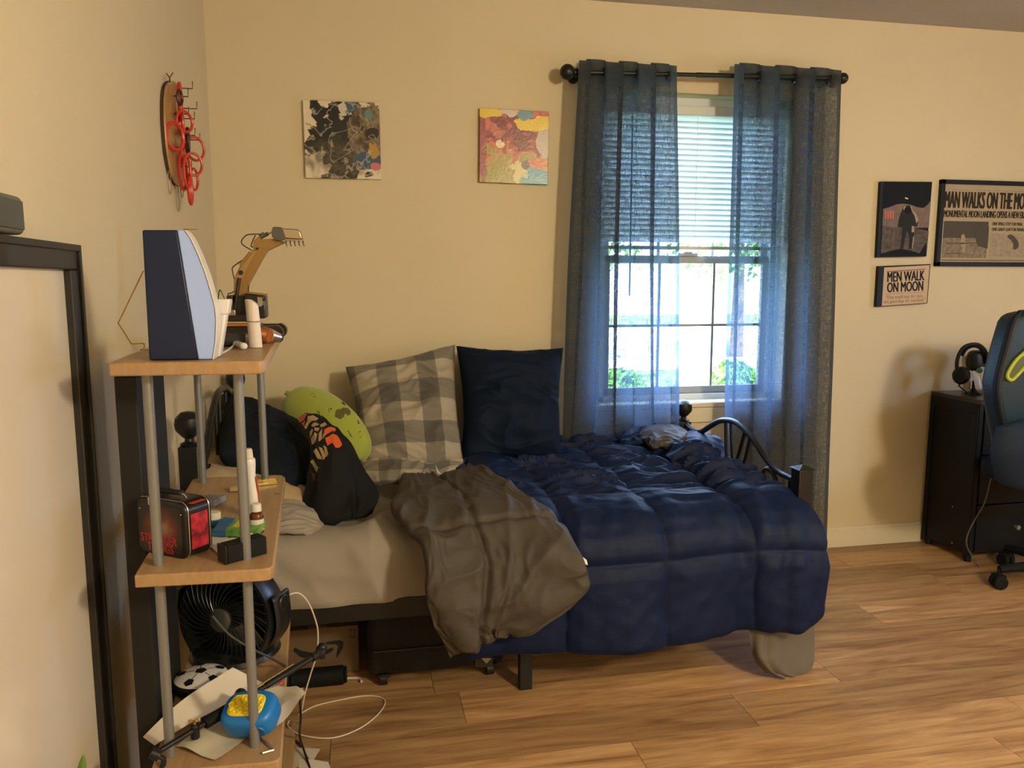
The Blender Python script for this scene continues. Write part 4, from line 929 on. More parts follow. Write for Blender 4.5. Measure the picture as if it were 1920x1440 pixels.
ring(338, 190, .030, .052, x1, 8, RED, 'long red plastic ring hanging from the top hook of the wooden board', .006)
ring(337, 183, .012, .020, x2, -20, DRK, 'dark ring behind the topmost red ring on the board')
ring(346, 228, .030, .030, x2, -35, RED, 'red ring at the right of the board, under the second wire hook')
ring(340, 231, .028, .034, x1, 20, RED, 'red ring in the board middle overlapping the one at its right', .005)
ring(328, 256, .034, .038, x1, -30, RED, 'large red ring lying on the wood face, leftmost of all rings', .0055)
ring(352, 262, .022, .034, x1, 15, DRK, 'black ring in the middle of the board among red ones', .006)
ring(366, 279, .030, .036, x2, -52, RED, 'rightmost round red ring standing away from the board')
ring(342, 290, .020, .030, x1, 5, RED, 'small red ring just below the black one on the board')
ring(362, 308, .028, .034, x2, -60, RED, 'red ring hanging below the rightmost one')
ring(343, 322, .030, .054, x1, -8, RED, 'long oval red ring along the lower right edge of the slab', .005)
ring(351, 322, .022, .046, x2, -14, RED, 'thin red ring beside the long oval one at the lower edge')
ring(364, 336, .022, .034, x1, -20, RED, 'red ring low at the right, above the lowest one')
ring(357, 356, .022, .042, x2, 2, RED, 'lowest red ring hanging beneath the board', .006)
bm = bmesh.new()
for px, py, rz in ((318, 342, .034), (333, 368, .046), (341, 352, .03)):
    c = on(px, py, x=XL+.012); P = [c+Vector((0, .018*math.cos(a), rz*math.sin(a))) for a in [2*PI*i/24 for i in range(24)]]
    bm2 = bmesh.new(); tube(bm2, P, .0012, 5, 1, closed=True); obj('wire_loop', bm2, mat('grey_wire', (.30, .27, .2), .5, .5), hk)
bm.free()

# ================================================================= SHELF UNIT
SO = Vector((-.160, 1.400, 0)); SA = Vector((-.9985, .055, 0)); SB = Vector((-.055, .9985, 0))
def S(a, b, z): p = SO+SA*a+SB*b; return Vector((p.x, p.y, z))
MS = Matrix((SA*-1, SB, Vector((0, 0, 1)))).transposed().to_4x4(); MS = Matrix.Translation(SO) @ MS      # local x = -a, y = b
sh = thing('shelf_unit', 'open shelf unit of beech boards on grey metal poles before the bed', 'shelf', (S(.12, .35, 0)))
ALU = mat('grey_pole', (.21, .22, .23), .35, .4)
for zt, wdt, dep in ((1.143, .256, .735), (.766, .237, .715), (.391, .232, .70), (.045, .232, .70)):
    bm = bmesh.new(); r = .012; z0 = zt-.0235
    pts = [(-wdt, 0), (-.02, 0), (-.006, .004), (0, .016), (0, dep-.03), (-.01, dep-.004), (-.03, dep), (-wdt+.02, dep), (-wdt, dep-.02)]
    extr(bm, [Vector((x, y_, z0)) for x, y_ in pts], (0, 0, .0235)); obj('shelf_board', bm, WOODL, sh, M=MS, bevel=.0028, seg=3)
for a, b in ((.051, .058), (.205, .050), (.050, .655), (.205, .655)):
    for z0, z1 in ((0, .0215), (.045, .3675), (.391, .7425), (.766, 1.1195)):
        bm = bmesh.new(); cyl(bm, S(a, b, z0), S(a, b, z1), .0092, n=20); obj('pole', bm, ALU, sh)
dk = thing('narrow_cabinet', 'tall narrow dark grey cabinet standing between the shelf unit and the left wall', 'cabinet', (-.45, 1.68, 0))
DG = mat('dark_grey_laminate', (.012, .012, .011), .6, spec=.3)
obj('body', boxb(-.455, -.4165, 1.575, 1.792, .0, 1.10), DG, dk, bevel=.002)
obj('top_cap', boxb(-.456, -.416, 1.574, 1.793, 1.1002, 1.112), DG, dk, bevel=.002)
# ---- top shelf
ZT = 1.1433
BLUEW = mat('pale_blue_gloss', (.34, .49, 1.0), .3); PSB = mat('dark_navy_gloss', (.008, .017, .055), .4, spec=.3); PWH = mat('white_gloss', (.66, .66, .68), .25)
sp1 = thing('tower_speaker', 'black and pale blue curved tower on the top shelf', 'speaker', on(320, 676, z=ZT))
ys = 1.435
bz = lambda P: [Vector((p.x, p.y, max(p.z, ZT+.0006))) for p in pxy(P, ys)]
bm = bmesh.new(); extr(bm, bz([(266, 431), (332, 431), (372, 680), (280, 684)]), (0, .035, 0)); obj('dark_side', bm, PSB, sp1, bevel=.003)
cv = [(347, 432), (358, 448), (372, 478), (385, 512), (395, 545), (403, 575), (405.5, 600), (404, 640), (399, 680)]
bm = bmesh.new(); extr(bm, bz([(332, 431)]+cv+[(372, 680)]), (0, .035, 0)); obj('pale_side', bm, BLUEW, sp1, bevel=.002)
bm = bmesh.new(); P = bz(cv); Q = [p+Vector((.0022, 0, 0)) for p in P]; extr(bm, [p+Vector((0, -.002, 0)) for p in P+Q[::-1]], (0, .039, 0)); obj('white_edge', bm, PWH, sp1)
bm = bmesh.new(); tube(bm, pxy([(344, 430), (371, 431)], ys+.02), .0012, 6, 1, smooth=False); obj('antenna', bm, mat('copper', (.5, .28, .14), .3, .9), sp1)
bm = bmesh.new(); tube(bm, [on(269, 508, y=1.49), on(246, 555, y=1.5), on(221.5, 606, y=1.52), on(246, 645, y=1.5), on(270, 644, y=1.49)], .0011, 6, 1, smooth=False); tube(bm, [on(270, 644, y=1.49), on(271, 652, y=1.49), on(262, 656, y=1.49), on(278, 657, y=1.48)], .0009, 6, 1, smooth=False)
obj('wire_stand', bm, mat('copper', (.5, .28, .14), .3, .9), sp1)
hd = thing('white_holder', 'white tapered plastic holder beside the pale blue tower', 'holder', on(400, 668, z=ZT))
bz2 = lambda P, y=1.475: [Vector((p.x, p.y, max(p.z, ZT+.0006))) for p in pxy(P, y)]
bm = bmesh.new(); extr(bm, bz2([(408, 588), (425, 588), (412, 674), (394, 674)]), (0, .03, 0)); obj('body', bm, PWH, hd, bevel=.004, seg=3)
bm = bmesh.new(); extr(bm, bz2([(405, 561), (431, 561), (427, 590), (407, 591)], 1.4735), (0, .034, 0)); obj('lid', bm, PWH, hd, bevel=.003, seg=3)
bm = bmesh.new(); tube(bm, pxy([(409, 562), (411, 546), (414, 545), (421, 560)], 1.50), .0011, 6, 3); obj('wire_loop', bm, BLK, hd)
# white cylinder
wc = thing('white_spray_bottle', 'white slanted-top cylinder with thin seam standing on the top shelf', 'bottle', on(480, 655, z=ZT))
c = on(480, 652, z=ZT); r_ = .0132
def slant(z0, z1, sl, m, nm, rr=r_):
    bm = bmesh.new(); n = 28; A = []; B = []; lean = -.05
    for i in range(n):
        a = 2*PI*i/n; x, y = rr*math.cos(a), rr*math.sin(a)
        A.append(bm.verts.new((c.x+x+lean*z0, c.y+y, ZT+.0004+z0))); zt_ = z1+(-x*sl-sl*rr*.9*(x/rr)**2 if sl else 0); B.append(bm.verts.new((c.x+x+lean*z1, c.y+y, ZT+zt_)))
    bm.faces.new(A[::-1]); bm.faces.new(B)
    for i in range(n): bm.faces.new((A[i], A[(i+1) % n], B[(i+1) % n], B[i]))
    obj(nm, bm, m, wc, bevel=.0012)
PINKW = mat('warm_white_plastic', (.62, .55, .52), .3)
slant(0, .0535, 0, PINKW, 'body'); slant(.0545, .0995, .45, PINKW, 'cap'); slant(.0534, .0546, 0, mat('seam_copper', (.45, .22, .1), .4), 'seam', r_*.97)
# dark bottle lying
db = thing('dark_flashlight', 'dark grey cylinder lying behind the white earbud on the top shelf', 'flashlight', on(445, 648, z=ZT))
y_ = 1.715; a = on(418, 640, y=y_); b = on(462, 641, y=y_); a.z = b.z = ZT+.0146
bm = bmesh.new(); cyl(bm, a, b, .0142, n=26); obj('barrel', bm, mat('dark_grey_rubber', (.022, .024, .024), .5), db, bevel=.002)
bm = bmesh.new(); cyl(bm, b, b+Vector((.006, 0, 0)), .0138, .011, 26); obj('silver_end', bm, mat('silver', (.6, .6, .58), .25, .8), db)
# earbud
eb = thing('white_earbud', 'white earbud lying near the front of the top shelf', 'earbud', on(452, 662, z=ZT))
e0 = on(444, 651, z=ZT); e1 = on(457, 656, z=ZT)
bm = bmesh.new(); sph(bm, e0+Vector((0, 0, .0085)), (.0085, .0075, .0078)); obj('bud', bm, PWH, eb)
bm = bmesh.new(); sph(bm, e1+Vector((0, 0, .0075)), (.0078, .0075, .0072)); obj('tip', bm, PWH, eb)
bm = bmesh.new(); tube(bm, [e0+Vector((0, 0, .008)), e1+Vector((0, 0, .0075))], .0062, 10, 2, smooth=False); tube(bm, [e0+Vector((-.006, .002, .004)), on(428, 656, z=ZT+.003), on(418, 661, z=ZT+.0025)], .0024, 8, 3); obj('stem', bm, PWH, eb)
# copper bottle
cbt = thing('copper_flask', 'small copper and silver flask lying beside the toy excavator', 'flask', on(508, 636, z=ZT))
y_ = 1.80
a, b, d_ = on(488, 622, y=y_), on(502, 629, y=y_), on(523, 634, y=y_+.03); a.z = ZT+.0205; b.z = ZT+.018; d_.z = ZT+.0105
bm = bmesh.new(); cyl(bm, a, b, .020, .0175, 26); obj('body', bm, mat('copper_gloss', (.42, .16, .06), .25, .7), cbt, bevel=.003)
bm = bmesh.new(); cyl(bm, b, d_, .0175, .0100, 26); obj('shoulder', bm, mat('rose_silver', (.62, .42, .34), .2, .8), cbt, bevel=.001)
bm = bmesh.new(); cyl(bm, d_, d_+(d_-b).normalized()*.004, .0102, .0098, 20); obj('cap', bm, BLK, cbt)
# toy excavator
YE = 1.955
EXY = mat('excavator_yellow', (.27, .155, .045), .4, .2); EXD = mat('excavator_dark', (.016, .015, .013), .35); EXO = mat('excavator_orange', (.36, .13, .03), .5); STL = mat('bucket_steel', (.42, .36, .27), .3, .8); DST = mat('dark_steel', (.10, .10, .10), .4, .6)
ex = thing('toy_excavator', 'yellow model excavator with raised arm and steel bucket on the top shelf', 'toy excavator', on(470, 625, z=ZT))
Z3 = lambda P: [(400+a*200/1029, 420+b*280/1440) for a, b in P]
def E(nm, P, m, dy0, dy1, par=ex, bev=.0012):
    bm = bmesh.new(); pts = [on(a, b, y=YE) for a, b in Z3(P)]; pts = [Vector((p.x, YE+dy0, p.z)) for p in pts]; extr(bm, pts, (0, dy1-dy0, 0)); return obj(nm, bm, m, par, bevel=bev)
def track(dy0, dy1):
    ctr = on(*Z3([(385, 985)])[0], y=YE); L_ = .078; H_ = .0165; zc_ = ZT+.0172
    prof = [(ctr.x-L_+H_*math.cos(a), zc_+H_*math.sin(a)) for a in [PI/2+PI*i/8 for i in range(9)]]+[(ctr.x+L_*.72+H_*math.cos(a), zc_+H_*math.sin(a)) for a in [-PI/2+PI*i/8 for i in range(9)]]
    bm = bmesh.new(); extr(bm, [Vector((x, YE+dy0, z)) for x, z in prof], (0, dy1-dy0, 0)); t_ = obj('track', bm, EXD, ex)
    bm = bmesh.new(); n = len(prof)
    for i in range(26):
        f = i/26*n; k = int(f); q = f-k; x = prof[k][0]*(1-q)+prof[(k+1) % n][0]*q; z = prof[k][1]*(1-q)+prof[(k+1) % n][1]*q
        nx = x-(ctr.x-.01); bmx = Matrix.Translation((x, YE+(dy0+dy1)/2, z)); box(bm, (0, 0, 0), (.004, dy1-dy0+.002, .0035), M=bmx)
    obj('track_pads', bm, EXD, t_)['kind'] = 'stuff'
track(-.062, -.036); track(.036, .062)
xm = on(*Z3([(385, 985)])[0], y=YE).x
bm = boxb(xm-.055, xm+.035, YE-.0355, YE+.0355, ZT+.014, ZT+.026); obj('undercarriage', bm, EXO, ex, bevel=.003)
bm = boxb(xm-.085, xm+.010, YE-.070, YE-.030, ZT+.0345, ZT+.040); bm2 = None; obj('side_step', bm, EXO, ex, bevel=.001)
for k in range(4):
    bm = bmesh.new(); cyl(bm, (xm-.06+k*.017, YE-.055+.006*(k % 2), ZT+.0378), (xm-.06+k*.017, YE-.055+.006*(k % 2), ZT+.0386), .0045, n=12); obj('step_hole', bm, EXD, ex)
bm = bmesh.new(); cyl(bm, (xm-.01, YE, ZT+.026), (xm-.01, YE, ZT+.036), .034, n=28); obj('turntable', bm, EXD, ex)
E('deck', [(140, 935), (140, 870), (420, 870), (420, 935)], EXD, -.045, .045)
E('engine_cover', [(150, 690), (205, 680), (215, 870), (150, 870)], EXD, -.035, .035)
E('front_plate', [(150, 830), (238, 820), (245, 876), (150, 876)], mat('excavator_chrome', (.5, .42, .3), .25, .9), -.048, -.044)
cab = E('cab', [(330, 665), (515, 690), (525, 880), (515, 905), (335, 900)], EXD, -.040, .020, bev=.003)
E('cab_window', [(445, 700), (498, 708), (500, 775), (470, 795), (448, 770)], mat('cab_glass', (.30, .26, .20), .1), -.0412, -.0402, cab, 0)
E('cab_roof', [(345, 655), (515, 675), (515, 690), (345, 668)], EXY, -.041, .021, cab)
E('mirror', [(515, 700), (530, 705), (528, 735), (516, 733)], EXD, -.05, -.043, cab)
bo = E('boom', [(208, 700), (204, 540), (228, 480), (275, 385), (400, 240), (460, 225), (525, 262), (470, 350), (405, 470), (348, 575), (320, 700), (290, 790), (225, 790)], EXY, -.014, .014)
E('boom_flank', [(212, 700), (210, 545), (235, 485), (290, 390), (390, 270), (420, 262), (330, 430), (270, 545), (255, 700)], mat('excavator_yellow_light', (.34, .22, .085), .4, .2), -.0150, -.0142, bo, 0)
bm = bmesh.new(); p = on(*Z3([(276, 468)])[0], y=YE); cyl(bm, (p.x, YE-.018, p.z), (p.x, YE+.018, p.z), .0055, n=18); obj('pivot_pin', bm, EXD, bo)
bm = bmesh.new(); p = on(*Z3([(432, 240)])[0], y=YE); cyl(bm, (p.x, YE-.018, p.z), (p.x, YE+.018, p.z), .003, n=14); obj('pivot_pin', bm, EXD, bo)
E('boom_base', [(215, 690), (330, 690), (330, 880), (215, 880)], EXD, -.019, .019)
def rodE(nm, a, b, r, m, dy=0, par=None):
    A, B = [Vector((p.x, YE+dy, p.z)) for p in (on(*Z3([a])[0], y=YE), on(*Z3([b])[0], y=YE))]; bm = bmesh.new(); cyl(bm, A, B, r, n=14); return obj(nm, bm, m, par or ex)
rodE('boom_cylinder', (270, 400), (370, 275), .004, EXY, -.0175); rodE('boom_cylinder', (210, 870), (262, 520), .0042, EXD, -.0185); rodE('boom_cylinder', (210, 870), (262, 520), .0042, EXD, .0185)
stk = E('stick', [(388, 235), (395, 160), (440, 120), (470, 150), (600, 145), (690, 175), (690, 182), (520, 262), (440, 262)], EXY, -.010, .010)
rodE('bucket_cylinder', (455, 130), (530, 90), .0045, DST); rodE('bucket_rod', (530, 92), (585, 72), .0022, STL)
E('stick_bracket', [(440, 110), (480, 78), (500, 90), (470, 150)], DST, -.008, .008)
bk = E('bucket_side', [(570, 80), (580, 40), (600, 32), (655, 38), (690, 70), (700, 160), (640, 168), (600, 155), (575, 125)], DST, -.022, -.018)
# curved bucket shell facing the camera
A_ = [(655, 40), (690, 48), (820, 52), (845, 70), (872, 155), (700, 150), (668, 60)]
E('bucket_shell', [(655, 42), (690, 48), (820, 54), (845, 74), (870, 152), (698, 148), (672, 70)], STL, -.0225, .012, bev=.003)
E('bucket_lip', [(696, 148), (872, 155), (868, 172), (700, 168)], STL, -.024, -.019)
E('linkage', [(575, 50), (600, 30), (660, 34), (655, 50), (620, 60)], EXY, -.012, .012)
for k in range(5):
    x = 706+k*41; E('bucket_tooth', [(x-8, 165), (x+10, 166), (x+8, 195), (x+18, 222), (x+6, 218), (x-4, 192)], DST, -.024, -.018, bk, 0)
for P_ in ([(372, 255), (290, 205), (272, 165), (320, 108), (400, 98), (460, 100)], [(385, 222), (365, 212), (385, 150), (408, 108)], [(205, 540), (184, 450), (190, 415), (245, 372), (300, 340)], [(210, 640), (175, 665), (145, 672), (142, 690)], [(340, 660), (338, 600), (336, 560)]):
    bm = bmesh.new(); tube(bm, [on(a, b, y=YE-.012) for a, b in Z3(P_)], .0014, 6, 6); obj('hose', bm, BLK, ex)
# ---- middle shelf
ZM = .7665
lb = thing('lunch_box', 'black and red metal lunch box with red lettering on the middle shelf', 'lunch box', (-.37, 1.59, ZM))
c0 = on(352, 1052, z=ZM)          # near bottom corner
cR, cL = on(386, 1033, z=ZM), on(262, 1034, z=ZM)
fd = (Vector((-.835, .55, 0))).normalized(); sd = Vector((.62, .785, 0)).normalized()
fd = (cL-c0); fd.z = 0; Wb = min(fd.length, .145); fd.normalize(); sd = Vector((-fd.y, fd.x, 0)); sd = sd if sd.y > 0 and sd.x > 0 else -sd
Hb, Db = .108, .062; Wb = .128
c0 = Vector((c0.x, c0.y+.003, ZM))
ML = Matrix((-fd, sd, Vector((0, 0, 1)))).transposed().to_4x4(); ML = Matrix.Translation(c0+fd*Wb/2+sd*Db/2) @ ML   # local x from left to right along the front
def rbox(w, h, d, rad, y0, zoff=0, n=6):
    P = []
    for cx, cz, a0 in ((w/2-rad, h-rad, 0), (-w/2+rad, h-rad, 90), (-w/2+rad, rad, 180), (w/2-rad, rad, 270)):
        for i in range(n+1):
            a = math.radians(a0+90*i/n); P.append(Vector((cx+rad*math.cos(a), y0, zoff+cz+rad*math.sin(a))))
    bm = bmesh.new(); extr(bm, P, (0, d, 0)); return bm
TIN = mat('black_tin', (.012, .010, .010), .28, .2)
def lbm():
    m = bpy.data.materials.new('lunch_box_glow'); m.use_nodes = True; nt = m.node_tree; b = nt.nodes['Principled BSDF']
    tc = nd(nt, 'ShaderNodeTexCoord'); g_ = nd(nt, 'ShaderNodeTexGradient', gradient_type='SPHERICAL'); mp = nd(nt, 'ShaderNodeMapping'); mp.inputs['Location'].default_value = (-1, -1, -1); mp.inputs['Scale'].default_value = (2, 2, 2)
    nt.links.new(tc.outputs['Generated'], mp.inputs[0]); mp2 = nd(nt, 'ShaderNodeMapping'); mp2.inputs['Scale'].default_value = (1, 0, 1); nt.links.new(mp.outputs[0], mp2.inputs[0]); nt.links.new(mp2.outputs[0], g_.inputs[0])
    n = nd(nt, 'ShaderNodeTexNoise'); n.inputs['Scale'].default_value = 60; n.inputs['Detail'].default_value = 5; nt.links.new(tc.outputs['Object'], n.inputs['Vector'])
    f = math_(nt, 'MULTIPLY', g_.outputs[1], math_(nt, 'ADD', math_(nt, 'MULTIPLY', n.outputs[0], 1.6), .1))
    nt.links.new(ramp(nt, f, [(.05, (.012, .008, .008)), (.35, (.11, .018, .012)), (.6, (.22, .07, .035)), (.8, (.25, .15, .09))]), b.inputs['Base Color']); b.inputs['Roughness'].default_value = .3
    return m
LG = lbm()
obj('body', rbox(Wb, Hb, Db, .018, -Db/2), TIN, lb, M=ML, bevel=.003, seg=3)
obj('front_picture', rbox(Wb-.02, Hb-.018, .0006, .012, -Db/2-.0008, .009), LG, lb, M=ML)
RM = mat('red_side_print', (.30, .015, .02), .35, var=.8, vscale=60)
bm = bmesh.new(); box(bm, (Wb/2+.0004, 0, Hb*.47), (.0008, Db-.022, Hb*.62)); obj('side_picture', bm, RM, lb, M=ML)
bm = bmesh.new(); box(bm, (Wb/2-.010, 0, Hb-.0035), (.016, Db-.03, .001), M=Matrix.Translation((0, 0, 0))); obj('red_patch', bm, mat('red_patch', (.45, .03, .02), .4), lb, M=ML @ Matrix.Translation((.004, 0, .0))@Matrix.Rotation(.0, 4, 'Y'))
SILV = mat('silver', (.6, .6, .58), .25, .8)
for yy in (-Db/2+.006, Db/2-.006):
    P = []
    for cx, cz, a0 in ((Wb/2-.018, Hb-.018, 0), (-Wb/2+.018, Hb-.018, 90), (-Wb/2+.018, .018, 180), (Wb/2-.018, .018, 270)):
        for i in range(7):
            a = math.radians(a0+15*i); P.append(ML @ Vector((cx+.0185*math.cos(a), yy, cz+.0185*math.sin(a))))
    bm = bmesh.new(); tube(bm, P, .0009, 6, 1, closed=True); obj('rim', bm, SILV, lb)
tm = ML @ Matrix.Translation((-.008, -Db/2-.0010, .030)) @ FRONT
REDT = mat('red_lettering', (.40, .012, .02), .4)
text('lettering', 'STRANGER', .0235, tm, REDT, lb, extrude=.0003, sx=.80, bold=.0006); text('lettering', 'THINGS', .0235, ML @ Matrix.Translation((-.004, -Db/2-.0010, .0135)) @ FRONT, REDT, lb, extrude=.0003, sx=.80, bold=.0006)
bm = bmesh.new(); tube(bm, [ML @ Vector(p) for p in ((-.034, 0, Hb), (-.032, -.004, Hb+.008), (-.022, -.006, Hb+.009))], .0012, 6, 3); tube(bm, [ML @ Vector(p) for p in ((.034, 0, Hb), (.032, -.004, Hb+.008), (.022, -.006, Hb+.009))], .0012, 6, 3); obj('handle_wire', bm, SILV, lb)
bm = bmesh.new(); box(bm, (.0, -.004, Hb+.010), (.056, .014, .008), M=ML); obj('handle', bm, BLK, lb, bevel=.003)
bm = bmesh.new(); box(bm, (-.02, -Db/2-.002, Hb-.004), (.014, .005, .016), M=ML); sph(bm, ML @ Vector((-.02, -Db/2-.005, Hb-.006)), .0026, 10); obj('latch', bm, SILV, lb, bevel=.001)
for x in (-1, 1):
    bm = bmesh.new(); sph(bm, ML @ Vector((Wb/2-.004, 0, Hb*.5)), .001, 6) if False else sph(bm, ML @ Vector((x*(Wb/2-.011), -Db/2-.001, Hb-.022)), .0016, 8); obj('rivet', bm, SILV, lb)
def placebox(nm, px, py, z, s, rz, m, lab, cat, dz=0, group=None, bev=.001):
    c = on(px, py, z=z); bm = box(bmesh.new(), (c.x, c.y, z+.0004+s[2]/2+dz), s, rz); return tag(obj(nm, bm, m, None, bevel=bev), lab, cat, group)
placebox('grey_card_box', 397, 944, ZM, (.045, .055, .014), -.35, mat('grey_box', (.20, .20, .20), .5), 'small grey flat box behind the lunch box', 'box')
# jar
jr = thing('blue_jar', 'small blue jar with a white lid beside the lunch box', 'jar', on(401, 990, z=ZM)); c = on(401, 987, z=ZM)
bm = bmesh.new(); lathe(bm, [(0, .0004), (.0145, .0004), (.0165, .003), (.0165, .014), (.013, .017), (0, .017)], 28, Matrix.Translation((c.x, c.y, ZM))); obj('body', bm, mat('blue_jar_plastic', (.035, .13, .22), .2), jr)
bm = bmesh.new(); lathe(bm, [(0, .0172), (.0148, .0172), (.015, .019), (.015, .030), (.0135, .0315), (0, .0315)], 28, Matrix.Translation((c.x, c.y, ZM))); obj('lid', bm, mat('cream_lid', (.62, .58, .48), .4), jr)
# papers under the crayon box
def paper(nm, pts, z, lab, grp, m=None, lift=None, n=14):
    P = [on(*p, z=z) for p in pts]
    def f(u, v):
        p = (P[0]*(1-u)+P[1]*u)*(1-v)+(P[3]*(1-u)+P[2]*u)*v; p = p.copy(); p.z += .0012+(lift(u, v) if lift else 0); return p
    return tag(shell(nm, f, n, n, .0006, m or PAPW, None, edge=0), lab, 'paper', grp)
PAPW = mat('white_paper', (.62, .57, .50), .8); PAPL = mat('lined_paper', (.50, .46, .37), .8, var=.06, vscale=30)
paper('paper_slip', [(386, 1002), (420, 996), (432, 1018), (392, 1026)], ZM, 'white paper slip under the jar on the middle shelf', 'papers on the middle shelf')
paper('paper_slip', [(388, 1020), (440, 1008), (470, 1030), (412, 1042)], ZM+.0012, 'white paper sheet under the green box on the middle shelf', 'papers on the middle shelf')
# green and blue crayon style box
gx = thing('green_blue_box', 'flat green and blue carton leaning on the papers of the middle shelf', 'carton', on(450, 1005, z=ZM))
c = on(452, 1003, z=ZM); MG = Matrix.Translation((c.x-.002, c.y+.004, ZM+.014)) @ Matrix.Rotation(-.25, 4, 'Z') @ Matrix.Rotation(.18, 4, 'X') @ Matrix.Rotation(.04, 4, 'Y')
GRN = mat('green_carton', (.12, .27, .05), .4, var=.4, vscale=50); BLUC = mat('blue_carton', (.03, .11, .27), .4, var=.3, vscale=50)
obj('carton', box(bmesh.new(), (0, 0, 0), (.088, .052, .014)), GRN, gx, M=MG, bevel=.001)
obj('blue_end', box(bmesh.new(), (-.032, -.0006, .0003), (.0258, .0535, .0146)), BLUC, gx, M=MG)
obj('white_label', box(bmesh.new(), (.024, -.0264, 0), (.026, .0006, .009)), PAPW, gx, M=MG)
obj('yellow_print', box(bmesh.new(), (.004, .004, .0072), (.03, .03, .0005)), mat('yellow_print', (.42, .38, .09), .5, var=.5, vscale=90), gx, M=MG)
# brown bottle
bb = thing('brown_bottle', 'small brown glass bottle with white label and white cap', 'bottle', on(482, 998, z=ZM)); c = on(482, 998, z=ZM); T_ = Matrix.Translation((c.x, c.y, ZM))
bm = bmesh.new(); lathe(bm, [(0, .0004), (.0138, .0004), (.0142, .002), (.0142, .036), (.012, .041), (.0075, .044), (.0075, .050), (0, .05)], 28, T_); obj('glass', bm, mat('amber_glass', (.10, .03, .01), .12), bb)
bm = bmesh.new(); lathe(bm, [(.01445, .006), (.0146, .006), (.0146, .030), (.01445, .030)], 28, T_); obj('label', bm, mat('label_white', (.55, .54, .48), .6), bb)
bm = bmesh.new(); lathe(bm, [(.0147, .011), (.0148, .011), (.0148, .017), (.0147, .017)], 28, T_); obj('label_band', bm, mat('label_grey', (.08, .09, .08), .6), bb)
bm = bmesh.new(); lathe(bm, [(0, .0455), (.0105, .0455), (.011, .047), (.0105, .060), (.007, .062), (0, .062)], 28, T_); obj('cap', bm, PWH, bb)
# white tube
wt = thing('white_nozzle_bottle', 'tall white nozzle bottle with a red stripe behind the brown bottle', 'bottle', on(473, 955, z=ZM)); c = on(478, 968, z=ZM); T_ = Matrix.Translation((c.x, c.y, ZM)) @ Matrix.Rotation(-.06, 4, 'Y')
bm = bmesh.new(); lathe(bm, [(0, .0006), (.0138, .0006), (.014, .002), (.0138, .05), (.0115, .075), (.0108, .095), (.0135, .118), (.0138, .128), (.0118, .1315), (0, .1315)], 28, T_); obj('body', bm, PWH, wt)
bm = bmesh.new(); lathe(bm, [(0, .132), (.0100, .132), (.0096, .150), (.0072, .153), (0, .153)], 28, T_); obj('cap', bm, mat('cream_lid', (.62, .58, .48), .4), wt)
bm = bmesh.new()
for i in range(6): pass
box(bm, (.0128, -.003, .055), (.002, .010, .07)); obj('red_stripe', bm, mat('red_stripe', (.45, .07, .04), .4), wt, M=T_)
# black box, trading cards
cbk = on(456, 1046, z=ZM)
bx = thing('black_block', 'small black rectangular box at the front of the middle shelf', 'box', cbk)
obj('case', box(bmesh.new(), (cbk.x+.001, cbk.y+.004, ZM+.0175), (.078, .032, .034), .62), BLKM, bx, bevel=.002)
obj('cap', box(bmesh.new(), (cbk.x+.001-.034, cbk.y+.004-.0243, ZM+.0175), (.004, .0325, .0345), .62), BLK, bx, bevel=.001)
GLD = mat('gold_foil', (.55, .40, .12), .25, .7, var=.3, vscale=80)
for k in range(4):
    placebox('gold_card', 499-k, 908-k*.2, ZM, (.052, .020, .0028), .30+.05*(k % 2), GLD, ('lowest', 'second', 'third', 'topmost')[k]+' gold card in the stack at the back of the middle shelf', 'card', dz=k*.0032, group='gold cards on the middle shelf', bev=.0004)
placebox('clear_packet', 444, 920, ZM, (.036, .022, .010), .2, mat('clear_wrap', (.40, .28, .15), .2), 'small clear wrapped packet left of the gold cards', 'packet', bev=.003)
bm = bmesh.new(); cc = on(519, 928, z=ZM); tube(bm, [cc+Vector((.006*math.cos(a), .009*math.sin(a), .0015)) for a in [i*PI/7-.6 for i in range(9)]], .0006, 5, 2); tag(obj('hair_clip', bm, WIRE), 'thin bent wire clip near the right edge of the middle shelf', 'clip')
# ---- lower shelf
ZL = .3915
fan = thing('desk_fan', 'black round desk fan on the lower shelf', 'fan', (-.31, 1.90, ZL))
FB = mat('fan_black', (.009, .010, .011), .3)
fc = on(440, 1150, y=1.87); ax = Vector((-.42, -.88, .12)).normalized(); MF = Matrix.Translation(fc) @ ax.to_track_quat('Z', 'Y').to_matrix().to_4x4()
fc.z = max(fc.z, ZL+.14)
Rf = .118
bm = bmesh.new(); lathe(bm, [(Rf-.006, .045), (Rf+.002, .046), (Rf+.004, .03), (Rf, -.03), (Rf-.025, -.062), (Rf-.03, -.06), (Rf-.008, -.028), (Rf-.008, .03), (Rf-.006, .045)], 48, MF); obj('shroud', bm, FB, fan)
bm = bmesh.new()
for k in range(34):
    a = 2*PI*k/34; tube(bm, [MF @ Vector((r*math.cos(a+(1-r/Rf)*.9), r*math.sin(a+(1-r/Rf)*.9), .052-.010*(r/Rf)**2+.006)) for r in (.025, .05, .08, Rf-.003)], .0014, 5, 3)
g_ = obj('grill_bars', bm, FB, fan); g_['kind'] = 'stuff'
bm = bmesh.new(); lathe(bm, [(0, .064), (.018, .064), (.028, .058), (.028, .052), (0, .052)], 28, MF); obj('hub_cap', bm, mat('fan_silver', (.10, .10, .10), .25, .5), fan)
bm = bmesh.new(); lathe(bm, [(0, .03), (.03, .03), (.034, -.02), (.03, -.07), (0, -.07)], 28, MF); obj('motor', bm, FB, fan)
